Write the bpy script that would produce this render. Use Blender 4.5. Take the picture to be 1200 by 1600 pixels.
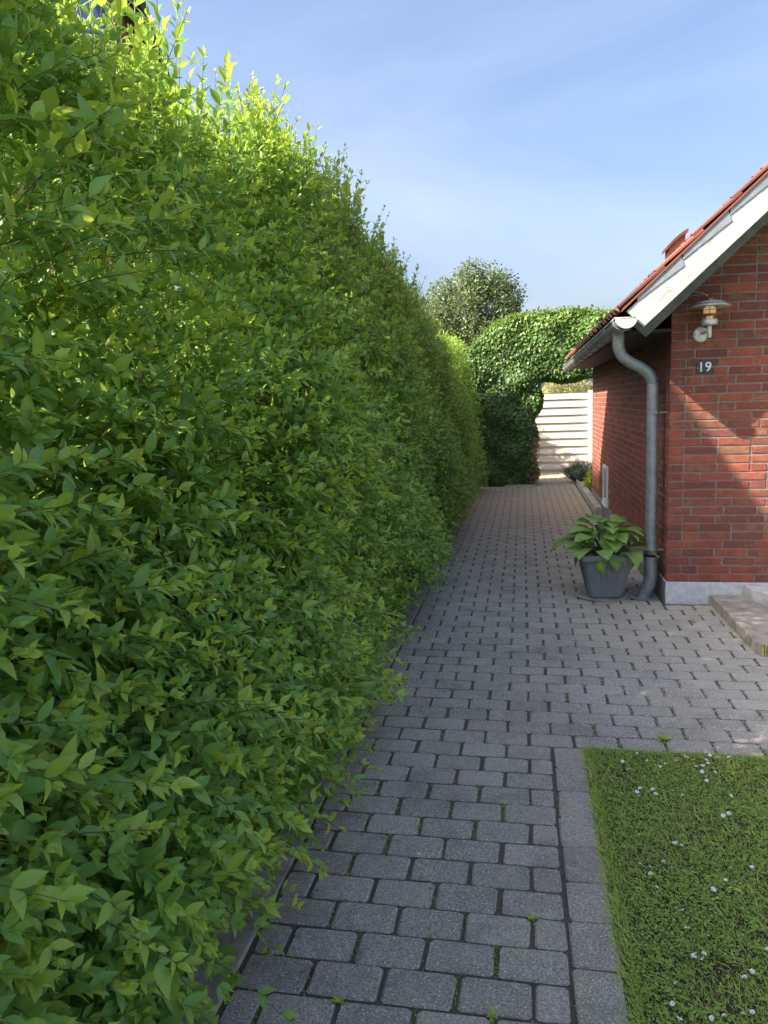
import bpy, math, random
import numpy as np
from mathutils import Matrix, Vector

for o in list(bpy.data.objects):
    bpy.data.objects.remove(o)
scene = bpy.context.scene
COL = scene.collection
rnd = random.Random(7)
rng = np.random.default_rng(11)

# ------------------------------------------------------------------ camera, sky, sun, exposure
CAM_H = 1.64
FOC = 1175.0
def unit(v):
    v = np.array(v, float)
    return v / np.linalg.norm(v)
_Y = unit([817 - 600, -(625 - 800), -FOC])
_h = np.array([1, 0.033, 0.0])
_Z = unit(np.cross(_h, _Y))
if _Z[1] < 0: _Z = -_Z
_X = np.cross(_Y, _Z)
CAM_R = np.stack([_X, _Y, _Z])
cam = bpy.data.cameras.new('camera')
cam.sensor_fit = 'VERTICAL'
cam.sensor_height = 36.0
cam.lens = 36.0 * FOC / 1600.0
cam.clip_start = 0.05
cam.clip_end = 3000
camo = bpy.data.objects.new('camera', cam)
COL.objects.link(camo)
M3 = Matrix([[float(CAM_R[i, j]) for j in range(3)] for i in range(3)])
camo.matrix_world = Matrix.Translation((0, 0, CAM_H)) @ M3.to_4x4()
scene.camera = camo

SUN = Vector((-0.84, -0.42, 0.745)).normalized()      # towards the sun
sun_el = math.asin(SUN.z)
sun_rot = math.atan2(SUN.x, SUN.y)
world = bpy.data.worlds.new('World')
scene.world = world
world.use_nodes = True
wn = world.node_tree.nodes; wl = world.node_tree.links
wn.clear()
w_out = wn.new('ShaderNodeOutputWorld')
w_bg = wn.new('ShaderNodeBackground')
w_sky = wn.new('ShaderNodeTexSky')
w_sky.sky_type = 'NISHITA'
w_sky.sun_disc = False
w_sky.sun_elevation = sun_el
w_sky.sun_rotation = sun_rot
w_sky.air_density = 1.0
w_sky.dust_density = 6.0
w_sky.ozone_density = 6.5
w_bg.inputs['Strength'].default_value = 0.125
# thin cirrus veil
tc = wn.new('ShaderNodeTexCoord')
mp = wn.new('ShaderNodeMapping'); mp.inputs['Scale'].default_value = (1.2, 1.5, 3.2); mp.inputs['Rotation'].default_value = (0.35, 0.55, 0.6)
nz = wn.new('ShaderNodeTexNoise'); nz.inputs['Scale'].default_value = 1.25; nz.inputs['Detail'].default_value = 5; nz.inputs['Roughness'].default_value = 0.5
nz.inputs['Distortion'].default_value = 0.5
rp = wn.new('ShaderNodeMapRange'); rp.inputs['From Min'].default_value = 0.42; rp.inputs['From Max'].default_value = 0.85
rp.inputs['To Max'].default_value = 0.24
mx = wn.new('ShaderNodeMix'); mx.data_type = 'RGBA'
mx.inputs['B'].default_value = (4.6, 5.0, 5.8, 1)
wl.new(tc.outputs['Generated'], mp.inputs['Vector']); wl.new(mp.outputs[0], nz.inputs['Vector'])
wl.new(nz.outputs['Fac'], rp.inputs['Value']); wl.new(rp.outputs[0], mx.inputs['Factor'])
wl.new(w_sky.outputs[0], mx.inputs['A']); wl.new(mx.outputs['Result'], w_bg.inputs['Color'])
wl.new(w_bg.outputs[0], w_out.inputs[0])

sl = bpy.data.lights.new('sun', 'SUN')
sl.energy = 5.0
sl.angle = math.radians(0.53)
sl.color = (1.0, 0.94, 0.84)
so = bpy.data.objects.new('sun', sl)
COL.objects.link(so)
so.rotation_euler = SUN.to_track_quat('Z', 'Y').to_euler()
so.location = (-6, -4, 12)

scene.view_settings.view_transform = 'Standard'
scene.view_settings.look = 'None'
scene.view_settings.gamma = 1
scene.view_settings.use_curve_mapping = False
scene.view_settings.exposure = 1.57
scene.view_settings.use_white_balance = True
scene.view_settings.white_balance_temperature = 7300
scene.view_settings.white_balance_tint = 12
scene.cycles.max_bounces = 8
scene.cycles.transparent_max_bounces = 8
scene.cycles.use_denoising = True

# ------------------------------------------------------------------ material helper
class NT:
    def __init__(s, name):
        s.m = bpy.data.materials.new(name); s.m.use_nodes = True
        s.n = s.m.node_tree.nodes; s.l = s.m.node_tree.links
        s.n.clear()
        s.out = s.n.new('ShaderNodeOutputMaterial')
        s.p = s.n.new('ShaderNodeBsdfPrincipled')
        s.l.new(s.p.outputs[0], s.out.inputs[0])
        s.tcn = s.n.new('ShaderNodeTexCoord')
    def put(s, sock, v):
        if hasattr(v, 'links'): s.l.new(v, sock)
        else: sock.default_value = v
    def base(s, v): s.put(s.p.inputs['Base Color'], v)
    def rough(s, v): s.put(s.p.inputs['Roughness'], v)
    def map(s, scale=(1, 1, 1), rot=(0, 0, 0), src='Object'):
        n = s.n.new('ShaderNodeMapping'); n.inputs['Scale'].default_value = scale; n.inputs['Rotation'].default_value = rot
        s.l.new(s.tcn.outputs[src], n.inputs['Vector']); return n.outputs[0]
    def pos(s):
        return s.n.new('ShaderNodeNewGeometry').outputs['Position']
    def noise(s, vec, scale, detail=4, rough=0.55, dist=0):
        n = s.n.new('ShaderNodeTexNoise'); s.l.new(vec, n.inputs['Vector'])
        n.inputs['Scale'].default_value = scale; n.inputs['Detail'].default_value = detail
        n.inputs['Roughness'].default_value = rough; n.inputs['Distortion'].default_value = dist
        return n.outputs['Fac']
    def voro(s, vec, scale, feature='F1', out='Distance'):
        n = s.n.new('ShaderNodeTexVoronoi'); n.feature = feature; s.l.new(vec, n.inputs['Vector'])
        n.inputs['Scale'].default_value = scale
        return n.outputs[out]
    def ramp(s, fac, stops):
        n = s.n.new('ShaderNodeValToRGB'); s.l.new(fac, n.inputs[0])
        e = n.color_ramp.elements
        while len(e) < len(stops): e.new(0.5)
        for i, (p, c) in enumerate(stops):
            e[i].position = p
            e[i].color = (c, c, c, 1) if isinstance(c, (int, float)) else (*c, 1)
        return n.outputs[0]
    def mix(s, f, a, b, mode='MIX'):
        n = s.n.new('ShaderNodeMix'); n.data_type = 'RGBA'; n.blend_type = mode
        s.put(n.inputs['Factor'], f)
        s.put(n.inputs['A'], a if hasattr(a, 'links') else (*a, 1))
        s.put(n.inputs['B'], b if hasattr(b, 'links') else (*b, 1))
        return n.outputs['Result']
    def math(s, op, a, b=0.0):
        n = s.n.new('ShaderNodeMath'); n.operation = op
        s.put(n.inputs[0], a); s.put(n.inputs[1], b); return n.outputs[0]
    def rand(s):
        g = s.n.new('ShaderNodeNewGeometry').outputs['Random Per Island']
        o = s.n.new('ShaderNodeObjectInfo').outputs['Random']
        return s.math('FRACT', s.math('ADD', g, o))
    def vary(s, seed=0.0):          # a second random value
        return s.math('FRACT', s.math('MULTIPLY', s.rand(), 17.31 + seed))
    def bump(s, h, strength=0.3, dist=0.01):
        n = s.n.new('ShaderNodeBump'); n.inputs['Strength'].default_value = strength; n.inputs['Distance'].default_value = dist
        s.l.new(h, n.inputs['Height']); s.l.new(n.outputs[0], s.p.inputs['Normal'])

def M_plain(name, col, rough=0.6, metal=0.0, var=0.12, scale=20, bump=0.1):
    t = NT(name); v = t.map()
    f = t.noise(v, scale, 5)
    a = tuple(c * (1 - var) for c in col); b = tuple(min(1, c * (1 + var)) for c in col)
    t.base(t.ramp(f, [(0.3, a), (0.7, b)])); t.rough(rough); t.p.inputs['Metallic'].default_value = metal
    if bump: t.bump(t.noise(v, scale * 4, 4), bump, 0.003)
    return t.m

def M_paver():
    t = NT('concrete_paver'); P = t.pos()
    r = t.rand(); r2 = t.vary(3.7)
    big = t.noise(P, 1.1, 4, 0.6)
    med = t.noise(P, 22, 7, 0.75)
    fine = t.noise(P, 135, 4, 0.9)
    base = t.ramp(r, [(0.0, (0.44, 0.395, 0.315)), (0.5, (0.52, 0.47, 0.375)), (0.85, (0.56, 0.51, 0.415)), (1.0, (0.62, 0.565, 0.455))])
    c = t.mix(t.ramp(med, [(0.35, 0.0), (0.7, 0.75)]), base, t.mix(0.5, base, (0.17, 0.158, 0.13)))
    c = t.mix(t.ramp(fine, [(0.36, 0.9), (0.55, 0.0)]), c, (0.08, 0.078, 0.07))
    c = t.mix(t.ramp(fine, [(0.55, 0.0), (0.66, 0.8)]), c, (0.66, 0.64, 0.59))
    # aggregate showing as pale specks
    vc = t.voro(P, 150, out='Color')
    vd = t.voro(P, 150)
    sel = t.ramp(vc, [(0.72, 0.0), (0.80, 1.0)])
    dot = t.ramp(vd, [(0.20, 1.0), (0.42, 0.0)])
    stn = t.noise(P, 3.2, 5, 0.65, 0.6)
    c = t.mix(t.ramp(stn, [(0.5, 0.0), (0.68, 0.55)]), c, (0.15, 0.145, 0.12))
    c = t.mix(t.math('MULTIPLY', sel, dot), c, (0.85, 0.84, 0.80))
    # paler, sandier surface towards the house; drift of algae by the beds
    drift = t.ramp(big, [(0.45, 0.0), (0.7, 0.35)])
    c = t.mix(drift, c, (0.50, 0.45, 0.36))
    xs = t.n.new('ShaderNodeSeparateXYZ'); t.l.new(P, xs.inputs[0])
    e = t.math('MULTIPLY', t.ramp(t.math('DIVIDE', xs.outputs['X'], 3.0), [(0.05, 0.0), (0.5, 1.0)]), t.ramp(t.math('DIVIDE', xs.outputs['Y'], 10.0), [(0.31, 0.0), (0.4, 1.0)]))
    c = t.mix(t.math('MULTIPLY', e, t.ramp(t.noise(P, 5, 5, 0.7), [(0.35, 0.25), (0.6, 0.8)])), c, (0.62, 0.575, 0.48))
    # farther back the stones are browner and warmer
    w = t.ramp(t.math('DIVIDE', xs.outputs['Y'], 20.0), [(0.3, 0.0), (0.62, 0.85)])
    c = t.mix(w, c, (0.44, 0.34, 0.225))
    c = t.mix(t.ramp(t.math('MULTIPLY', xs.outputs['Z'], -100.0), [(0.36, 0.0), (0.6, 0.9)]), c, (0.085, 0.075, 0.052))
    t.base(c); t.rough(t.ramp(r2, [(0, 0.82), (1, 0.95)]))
    h = t.math('ADD', t.math('MULTIPLY', fine, 0.7), t.math('MULTIPLY', med, 0.6))
    t.bump(h, 0.9, 0.005)
    return t.m

def M_brick():
    t = NT('red_brick'); P = t.pos()
    r = t.rand(); r2 = t.vary(5.1)
    n1 = t.noise(P, 9, 5, 0.7)
    st = t.n.new('ShaderNodeMapping'); st.inputs['Scale'].default_value = (18, 18, 90); st.inputs['Rotation'].default_value = (0, 0.25, 0)
    t.l.new(P, st.inputs['Vector'])
    crease = t.noise(st.outputs[0], 1.0, 6, 0.75, 1.5)
    fine = t.noise(P, 260, 3, 0.7)
    base = t.ramp(r, [(0.0, (0.19, 0.055, 0.042)), (0.35, (0.31, 0.072, 0.046)), (0.65, (0.39, 0.098, 0.054)), (0.76, (0.27, 0.078, 0.055)), (1.0, (0.17, 0.06, 0.055))])
    c = t.mix(t.ramp(n1, [(0.42, 0.0), (0.66, 0.8)]), base, (0.15, 0.05, 0.045))
    c = t.mix(t.ramp(t.noise(P, 31, 4, 0.7), [(0.55, 0.0), (0.7, 0.6)]), c, (0.50, 0.15, 0.07))
    c = t.mix(t.ramp(t.math('MULTIPLY', t.noise(P, 13, 4, 0.6), r2), [(0.42, 0.0), (0.58, 0.6)]), c, (0.27, 0.16, 0.09))
    c = t.mix(t.ramp(crease, [(0.30, 0.6), (0.44, 0.0)]), c, (0.075, 0.028, 0.022))
    c = t.mix(t.ramp(fine, [(0.62, 0.0), (0.75, 0.35)]), c, (0.5, 0.33, 0.24))
    t.base(c); t.rough(0.88)
    t.bump(t.math('ADD', t.math('MULTIPLY', crease, 1.2), t.math('MULTIPLY', fine, 0.3)), 0.8, 0.006)
    return t.m

def M_mortar():
    t = NT('grey_mortar'); P = t.pos()
    f = t.noise(P, 60, 5, 0.7)
    t.base(t.ramp(f, [(0.3, (0.17, 0.155, 0.135)), (0.7, (0.31, 0.285, 0.25))])); t.rough(0.95)
    t.bump(t.noise(P, 180, 4, 0.7), 0.7, 0.004)
    return t.m

def M_leaf(name, dark, mid, young, trans=0.35, rough=0.4, tcol=None, spec=0.5):
    t = NT(name)
    a = t.n.new('ShaderNodeAttribute'); a.attribute_name = 'tint'
    P = t.pos()
    n = t.noise(P, 55, 3, 0.6)
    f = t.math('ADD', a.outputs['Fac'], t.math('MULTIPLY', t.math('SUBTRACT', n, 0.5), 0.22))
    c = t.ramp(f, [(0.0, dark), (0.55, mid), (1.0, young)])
    g = t.n.new('ShaderNodeNewGeometry')
    c2 = t.mix(t.math('MULTIPLY', g.outputs['Backfacing'], 0.35), c, tuple(min(1, x * 1.5 + 0.015) for x in mid))
    t.base(c2); t.rough(rough); t.p.inputs['Specular IOR Level'].default_value = spec
    tr = t.n.new('ShaderNodeBsdfTranslucent')
    tc_ = t.mix(0.5, c, tcol or tuple(min(1, x * 2.2) for x in young))
    t.l.new(tc_, tr.inputs['Color'])
    mxs = t.n.new('ShaderNodeMixShader'); mxs.inputs[0].default_value = trans
    t.l.new(t.p.outputs[0], mxs.inputs[1]); t.l.new(tr.outputs[0], mxs.inputs[2])
    t.l.new(mxs.outputs[0], t.out.inputs[0])
    return t.m

def M_white_board():
    t = NT('weathered_white_paint'); P = t.pos()
    st = t.n.new('ShaderNodeMapping'); st.inputs['Rotation'].default_value = (0, math.radians(42.5), 0); st.inputs['Scale'].default_value = (6, 30, 60)
    t.l.new(P, st.inputs['Vector'])
    n = t.noise(st.outputs[0], 1.0, 7, 0.75, 1.0)
    n2 = t.noise(P, 11, 6, 0.75, 0.8)
    c = t.mix(t.ramp(n, [(0.48, 0.0), (0.68, 0.7)]), (0.49, 0.51, 0.53), (0.26, 0.265, 0.26))
    c = t.mix(t.ramp(n2, [(0.46, 0.0), (0.66, 0.8)]), c, (0.26, 0.26, 0.225))
    t.base(c); t.rough(0.7); t.bump(n, 0.5, 0.004)
    return t.m

def M_plinth():
    t = NT('painted_rough_plinth'); P = t.pos()
    n = t.noise(P, 14, 6, 0.75); f = t.noise(P, 90, 4, 0.7)
    c = t.mix(t.ramp(n, [(0.4, 0.0), (0.68, 0.8)]), (0.76, 0.765, 0.76), (0.45, 0.455, 0.44))
    c = t.mix(t.ramp(f, [(0.3, 0.6), (0.42, 0.0)]), c, (0.24, 0.24, 0.22))
    t.base(c); t.rough(0.85); t.bump(t.math('ADD', n, f), 0.8, 0.01)
    return t.m

def M_zinc():
    t = NT('weathered_zinc'); P = t.pos()
    n = t.noise(P, 14, 6, 0.7, 0.5); f = t.noise(P, 90, 4, 0.6)
    t.base(t.ramp(n, [(0.3, (0.20, 0.23, 0.25)), (0.6, (0.32, 0.36, 0.38)), (0.8, (0.44, 0.48, 0.49))]))
    t.p.inputs['Metallic'].default_value = 0.45
    t.rough(t.ramp(f, [(0.3, 0.42), (0.7, 0.62)])); t.bump(f, 0.12, 0.002)
    return t.m

def M_tile():
    t = NT('red_clay_tile'); P = t.pos(); r = t.rand()
    n = t.noise(P, 22, 5, 0.7)
    c = t.ramp(r, [(0, (0.10, 0.04, 0.034)), (0.6, (0.19, 0.06, 0.042)), (1, (0.26, 0.09, 0.06))])
    c = t.mix(t.ramp(n, [(0.5, 0.0), (0.75, 0.6)]), c, (0.10, 0.065, 0.055))
    t.base(c); t.rough(0.72); t.bump(t.noise(P, 120, 4), 0.3, 0.003)
    return t.m

def M_soil(name, a, b, sc=40):
    t = NT(name); P = t.pos()
    n = t.noise(P, sc, 6, 0.75)
    t.base(t.ramp(n, [(0.3, a), (0.7, b)])); t.rough(1.0); t.bump(t.noise(P, sc * 3, 5, 0.8), 1.0, 0.01)
    return t.m

def M_glass(name, col=(0.02, 0.03, 0.04)):
    t = NT(name); t.base((*col, 1)); t.rough(0.03); t.p.inputs['Specular IOR Level'].default_value = 1.0
    return t.m

def M_bark():
    t = NT('brown_bark'); P = t.pos()
    n = t.noise(P, 50, 5, 0.7)
    t.base(t.ramp(n, [(0.3, (0.05, 0.035, 0.022)), (0.7, (0.14, 0.10, 0.065))])); t.rough(0.9); t.bump(n, 0.6, 0.005)
    return t.m

def M_pot():
    t = NT('grey_plastic_planter'); P = t.pos()
    n = t.noise(P, 8, 6, 0.75); st = t.n.new('ShaderNodeMapping'); st.inputs['Scale'].default_value = (60, 60, 4); t.l.new(P, st.inputs['Vector'])
    s = t.noise(st.outputs[0], 1.0, 4, 0.6)
    c = t.mix(t.ramp(n, [(0.45, 0.0), (0.75, 0.6)]), (0.20, 0.22, 0.235), (0.33, 0.345, 0.35))
    c = t.mix(t.ramp(s, [(0.55, 0.0), (0.75, 0.45)]), c, (0.36, 0.37, 0.37))
    t.base(c); t.rough(0.6); t.bump(t.noise(P, 80, 4), 0.2, 0.002)
    return t.m

def M_metal_board():
    t = NT('cream_painted_board'); P = t.pos()
    st = t.n.new('ShaderNodeMapping'); st.inputs['Scale'].default_value = (3, 10, 40); t.l.new(P, st.inputs['Vector'])
    s = t.noise(st.outputs[0], 1.0, 5, 0.7)
    c = t.mix(t.ramp(s, [(0.45, 0.0), (0.8, 0.5)]), (0.60, 0.555, 0.52), (0.46, 0.42, 0.39))
    t.base(c); t.rough(0.65); t.bump(s, 0.3, 0.003)
    return t.m

mt = dict(
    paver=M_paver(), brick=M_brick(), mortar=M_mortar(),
    hedge=M_leaf('privet_leaf', (0.105, 0.23, 0.05), (0.195, 0.385, 0.08), (0.54, 0.66, 0.09), 0.42, 0.36, (0.42, 0.60, 0.10)),
    ivy=M_leaf('ivy_leaf', (0.028, 0.065, 0.018), (0.065, 0.145, 0.03), (0.26, 0.38, 0.05), 0.25, 0.48),
    ivy_dry=M_leaf('dry_leaf', (0.16, 0.10, 0.05), (0.30, 0.20, 0.12), (0.45, 0.30, 0.2), 0.2, 0.8),
    hosta=M_leaf('hosta_leaf', (0.14, 0.27, 0.07), (0.23, 0.40, 0.10), (0.48, 0.60, 0.16), 0.25, 0.36),
    treeleaf=M_leaf('tree_leaf', (0.035, 0.06, 0.02), (0.075, 0.115, 0.04), (0.17, 0.21, 0.08), 0.3, 0.5),
    bush=M_leaf('bush_leaf', (0.13, 0.15, 0.05), (0.24, 0.26, 0.08), (0.48, 0.40, 0.26), 0.3, 0.6),
    yellow=M_leaf('yellow_leaf', (0.14, 0.19, 0.02), (0.30, 0.36, 0.04), (0.5, 0.52, 0.07), 0.3, 0.5),
    lav=M_leaf('grey_green_leaf', (0.045, 0.065, 0.035), (0.09, 0.12, 0.07), (0.22, 0.25, 0.17), 0.15, 0.7),
    grass=M_leaf('grass_blade', (0.17, 0.27, 0.05), (0.32, 0.45, 0.085), (0.66, 0.68, 0.20), 0.32, 0.5),
    clover=M_leaf('clover_leaf', (0.11, 0.22, 0.045), (0.20, 0.35, 0.06), (0.50, 0.58, 0.10), 0.25, 0.5),
    board=M_white_board(), plinth=M_plinth(), zinc=M_zinc(), tile=M_tile(), bark=M_bark(), pot=M_pot(), gate=M_metal_board(),
    side_plinth=M_plain('grey_side_plinth', (0.22, 0.22, 0.21), 0.9, 0, 0.3, 12, 0.4),
    step=M_plain('step_concrete', (0.38, 0.35, 0.295), 0.92, 0, 0.32, 9, 0.6),
    kerb=M_plain('kerb_concrete', (0.36, 0.33, 0.275), 0.92, 0, 0.35, 14, 0.6),
    lead=M_plain('grey_flashing', (0.22, 0.26, 0.30), 0.55, 0.2, 0.15, 20, 0.1),
    darkwood=M_plain('dark_stained_wood', (0.035, 0.03, 0.032), 0.7, 0, 0.3, 12, 0.2),
    greywood=M_plain('grey_painted_wood', (0.19, 0.195, 0.2), 0.7, 0, 0.25, 12, 0.2),
    black=M_plain('dark_joint', (0.02, 0.02, 0.02), 0.8, 0, 0.1, 20, 0),
    alu=M_plain('galvanised_steel', (0.66, 0.67, 0.65), 0.45, 0.35, 0.3, 30, 0.1),
    copper=M_plain('brown_copper', (0.33, 0.16, 0.10), 0.45, 0.7, 0.25, 30, 0.1),
    white=M_plain('white_window_paint', (0.74, 0.75, 0.76), 0.5, 0, 0.05, 20, 0.05),
    stem=M_plain('green_brown_stem', (0.15, 0.15, 0.055), 0.7, 0, 0.3, 30, 0),
    petal=M_plain('white_petal', (0.82, 0.82, 0.80), 0.6, 0, 0.04, 60, 0),
    pollen=M_plain('yellow_pollen', (0.65, 0.45, 0.04), 0.8, 0, 0.2, 200, 0.2),
    mauve=M_plain('mauve_bud', (0.34, 0.30, 0.36), 0.7, 0, 0.2, 200, 0.2),
    enamel=M_plain('dark_enamel', (0.035, 0.05, 0.055), 0.35, 0, 0.2, 60, 0.1),
    digit=M_plain('white_enamel_digit', (0.75, 0.76, 0.75), 0.4, 0, 0.06, 60, 0),
    vent=M_plain('orange_vent_cover', (0.50, 0.16, 0.075), 0.6, 0, 0.18, 16, 0.2),
    gritmat=M_plain('pale_grit', (0.56, 0.545, 0.50), 0.9, 0, 0.35, 60, 0.2),
    stain=M_plain('yellow_lichen_stain', (0.55, 0.46, 0.17), 0.9, 0, 0.4, 40, 0.3),
    brownwall=M_plain('brown_render', (0.26, 0.17, 0.125), 0.9, 0, 0.18, 6, 0.3),
    greyroof=M_plain('dark_roof_tile', (0.06, 0.045, 0.045), 0.8, 0, 0.25, 9, 0.3),
    joint=M_soil('joint_sand_and_moss', (0.08, 0.072, 0.05), (0.20, 0.18, 0.13), 60),
    soil=M_soil('dark_garden_soil', (0.03, 0.022, 0.015), (0.085, 0.065, 0.045), 30),
    land=M_soil('mown_land', (0.10, 0.15, 0.04), (0.17, 0.25, 0.07), 6),
    moss=M_soil('joint_moss', (0.05, 0.07, 0.015), (0.11, 0.15, 0.03), 300),
    glass=M_glass('window_glass'), skyglass=M_glass('painted_sky_reflection_glass', (0.10, 0.2, 0.42)),  # skyglass: blue sky reflection is put into the pane's base colour
)
def M_bulb():
    t = NT('lit_amber_bulb'); t.base((0.9, 0.7, 0.25, 1)); t.p.inputs['Emission Color'].default_value = (1.0, 0.80, 0.36, 1)
    t.p.inputs['Emission Strength'].default_value = 0.14; return t.m
mt['bulb'] = M_bulb()
def M_lampglass():
    t = NT('smoky_lamp_glass'); t.base((0.85, 0.8, 0.7, 1)); t.rough(0.08); t.p.inputs['Transmission Weight'].default_value = 0.9
    return t.m
mt['lampglass'] = M_lampglass()

# ------------------------------------------------------------------ geometry helpers
def link(o, parent=None):
    COL.objects.link(o)
    if parent is not None: o.parent = parent
    return o
def tag(o, label=None, cat=None, group=None, kind=None):
    if label: o['label'] = label
    if cat: o['category'] = cat
    if group: o['group'] = group
    if kind: o['kind'] = kind
    return o
def empty(name, loc=(0, 0, 0)):
    o = bpy.data.objects.new(name, None); o.location = loc; o.empty_display_size = 0.1
    return link(o)
class MB:
    def __init__(s): s.v = []; s.f = []
    def add(s, v, f):
        b = len(s.v); s.v += [tuple(p) for p in v]; s.f += [tuple(i + b for i in q) for q in f]; return s
    def box(s, x0, x1, y0, y1, z0, z1, top=0.0):
        v = [(x0, y0, z0), (x1, y0, z0), (x1, y1, z0), (x0, y1, z0), (x0 + top, y0 + top, z1), (x1 - top, y0 + top, z1), (x1 - top, y1 - top, z1), (x0 + top, y1 - top, z1)]
        return s.add(v, [(3, 2, 1, 0), (4, 5, 6, 7), (0, 1, 5, 4), (1, 2, 6, 5), (2, 3, 7, 6), (3, 0, 4, 7)])
    def prism(s, poly, axis, a, b):       # polygon in the two other axes, extruded from a to b
        def put(p, t):
            return {'x': (t, p[0], p[1]), 'y': (p[0], t, p[1]), 'z': (p[0], p[1], t)}[axis]
        n = len(poly); v = [put(p, a) for p in poly] + [put(p, b) for p in poly]
        f = [tuple(range(n))[::-1], tuple(range(n, 2 * n))] + [(i, (i + 1) % n, n + (i + 1) % n, n + i) for i in range(n)]
        return s.add(v, f)
    def tube(s, pts, r, n=10, cap=True, flat=1.0):
        pts = [Vector(p) for p in pts]; rs = r if isinstance(r, (list, tuple)) else [r] * len(pts)
        up = Vector((0.03, 0.98, 0.2)); v = []; f = []
        for i, p in enumerate(pts):
            d = (pts[min(i + 1, len(pts) - 1)] - pts[max(i - 1, 0)]).normalized()
            if abs(d.dot(up)) > 0.95: up = Vector((1, 0, 0.1))
            a = d.cross(up).normalized(); b = d.cross(a).normalized()
            for k in range(n):
                t = 2 * math.pi * k / n
                v.append(p + a * math.cos(t) * rs[i] + b * math.sin(t) * rs[i] * flat)
        for i in range(len(pts) - 1):
            for k in range(n):
                f.append((i * n + k, i * n + (k + 1) % n, (i + 1) * n + (k + 1) % n, (i + 1) * n + k))
        if cap: f += [tuple(range(n))[::-1], tuple(range((len(pts) - 1) * n, len(pts) * n))]
        return s.add(v, f)
    def lathe(s, prof, c, n=24, axis='z'):
        v = []; f = []
        for r, z in prof:
            for k in range(n):
                t = 2 * math.pi * k / n
                q = (r * math.cos(t), r * math.sin(t), z)
                if axis == 'y': q = (q[0], -q[2], q[1])
                v.append((c[0] + q[0], c[1] + q[1], c[2] + q[2]))
        m = len(prof)
        for i in range(m - 1):
            for k in range(n):
                f.append((i * n + k, i * n + (k + 1) % n, (i + 1) * n + (k + 1) % n, (i + 1) * n + k))
        return s.add(v, f)
    def mesh(s, name, mat, smooth=False):
        m = bpy.data.meshes.new(name); m.from_pydata([tuple(p) for p in s.v], [], s.f); m.materials.append(mat)
        if smooth: m.shade_smooth()
        m.update(); return m
    def build(s, name, mat, parent=None, smooth=False, loc=None):
        o = bpy.data.objects.new(name, s.mesh(name, mat, smooth))
        if loc: o.location = loc
        return link(o, parent)
def bevel(o, w=0.004, seg=2):
    b = o.modifiers.new('bevel', 'BEVEL'); b.width = w; b.segments = seg; b.limit_method = 'ANGLE'
    return o
def fastmesh(name, V, F, mat, tint=None, smooth=True):
    """V (n,3) array, F (m,k) index array -> mesh."""
    m = bpy.data.meshes.new(name)
    m.vertices.add(len(V)); m.vertices.foreach_set('co', np.ascontiguousarray(V, np.float32).ravel())
    k = F.shape[1]
    m.loops.add(F.size); m.loops.foreach_set('vertex_index', np.ascontiguousarray(F, np.int32).ravel())
    m.polygons.add(len(F)); m.polygons.foreach_set('loop_start', np.arange(0, F.size, k, dtype=np.int32))
    m.polygons.foreach_set('use_smooth', np.full(len(F), smooth, bool))
    m.materials.append(mat)
    m.update(calc_edges=True)
    if tint is not None:
        a = m.attributes.new('tint', 'FLOAT', 'POINT'); a.data.foreach_set('value', np.ascontiguousarray(tint, np.float32))
    return m
def fastobj(name, V, F, mat, parent=None, tint=None, smooth=True):
    return link(bpy.data.objects.new(name, fastmesh(name, V, F, mat, tint, smooth)), parent)

def nrm(a): return a / np.maximum(np.linalg.norm(a, axis=-1, keepdims=True), 1e-9)
def leaf_geo(P, D, N, L, W, curl, fold, tint, shape='privet', lod=1):
    """Leaves as real folded, curled blades. P base, D direction, N upper side (all (n,3))."""
    n = len(P); D = nrm(D); N = nrm(N - D * (N * D).sum(1, keepdims=True)); S = np.cross(D, N)
    shp = {'privet': [(0.12, 0.25), (0.35, 0.48), (0.6, 0.45), (0.84, 0.20)], 'blade': [(0.3, 0.5), (0.6, 0.42), (0.85, 0.22)],
           'heart': [(0.12, 0.46), (0.42, 0.5), (0.75, 0.3)], 'ivy': [(0.10, 0.40), (0.34, 0.52), (0.62, 0.24)]}[shape]
    if lod == 0: shp = [(0.45, 0.5)] if shape != 'ivy' else [(0.3, 0.5)]
    if lod == 0.5: shp = [(0.28, 0.46), (0.66, 0.42)]
    L = np.broadcast_to(L, (n,))[:, None]; W = np.broadcast_to(W, (n,))[:, None]
    curl = np.broadcast_to(curl, (n,))[:, None]; fold = np.broadcast_to(fold, (n,))[:, None]
    vs = [P]
    for t, w in shp:
        c = P + D * L * t - N * curl * L * t * t
        vs += [c - S * w * W + N * fold * w * W, c, c + S * w * W + N * fold * w * W]
    vs.append(P + D * L - N * curl * L)
    V = np.stack(vs, 1); k = V.shape[1]
    f = [(0, 2, 1), (0, 3, 2)]
    for i in range(len(shp) - 1):
        a = 1 + 3 * i; b = a + 3
        f += [(a, a + 1, b + 1), (a, b + 1, b), (a + 1, a + 2, b + 2), (a + 1, b + 2, b + 1)]
    a = 1 + 3 * (len(shp) - 1)
    f += [(a, a + 1, k - 1), (a + 1, a + 2, k - 1)]
    f = np.array(f)[:, ::-1]
    F = (f[None] + (np.arange(n) * k)[:, None, None]).reshape(-1, 3)
    T = np.repeat(np.broadcast_to(tint, (n,))[:, None], k, axis=1).copy(); T[:, 2:-1:3] += 0.07; T = T.reshape(-1)
    return V.reshape(-1, 3), F, T
def cat_geo(parts):
    Vs, Fs, Ts, b = [], [], [], 0
    for V, F, T in parts:
        Vs.append(V); Fs.append(F + b); Ts.append(T); b += len(V)
    return np.concatenate(Vs), np.concatenate(Fs), np.concatenate(Ts)
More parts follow.
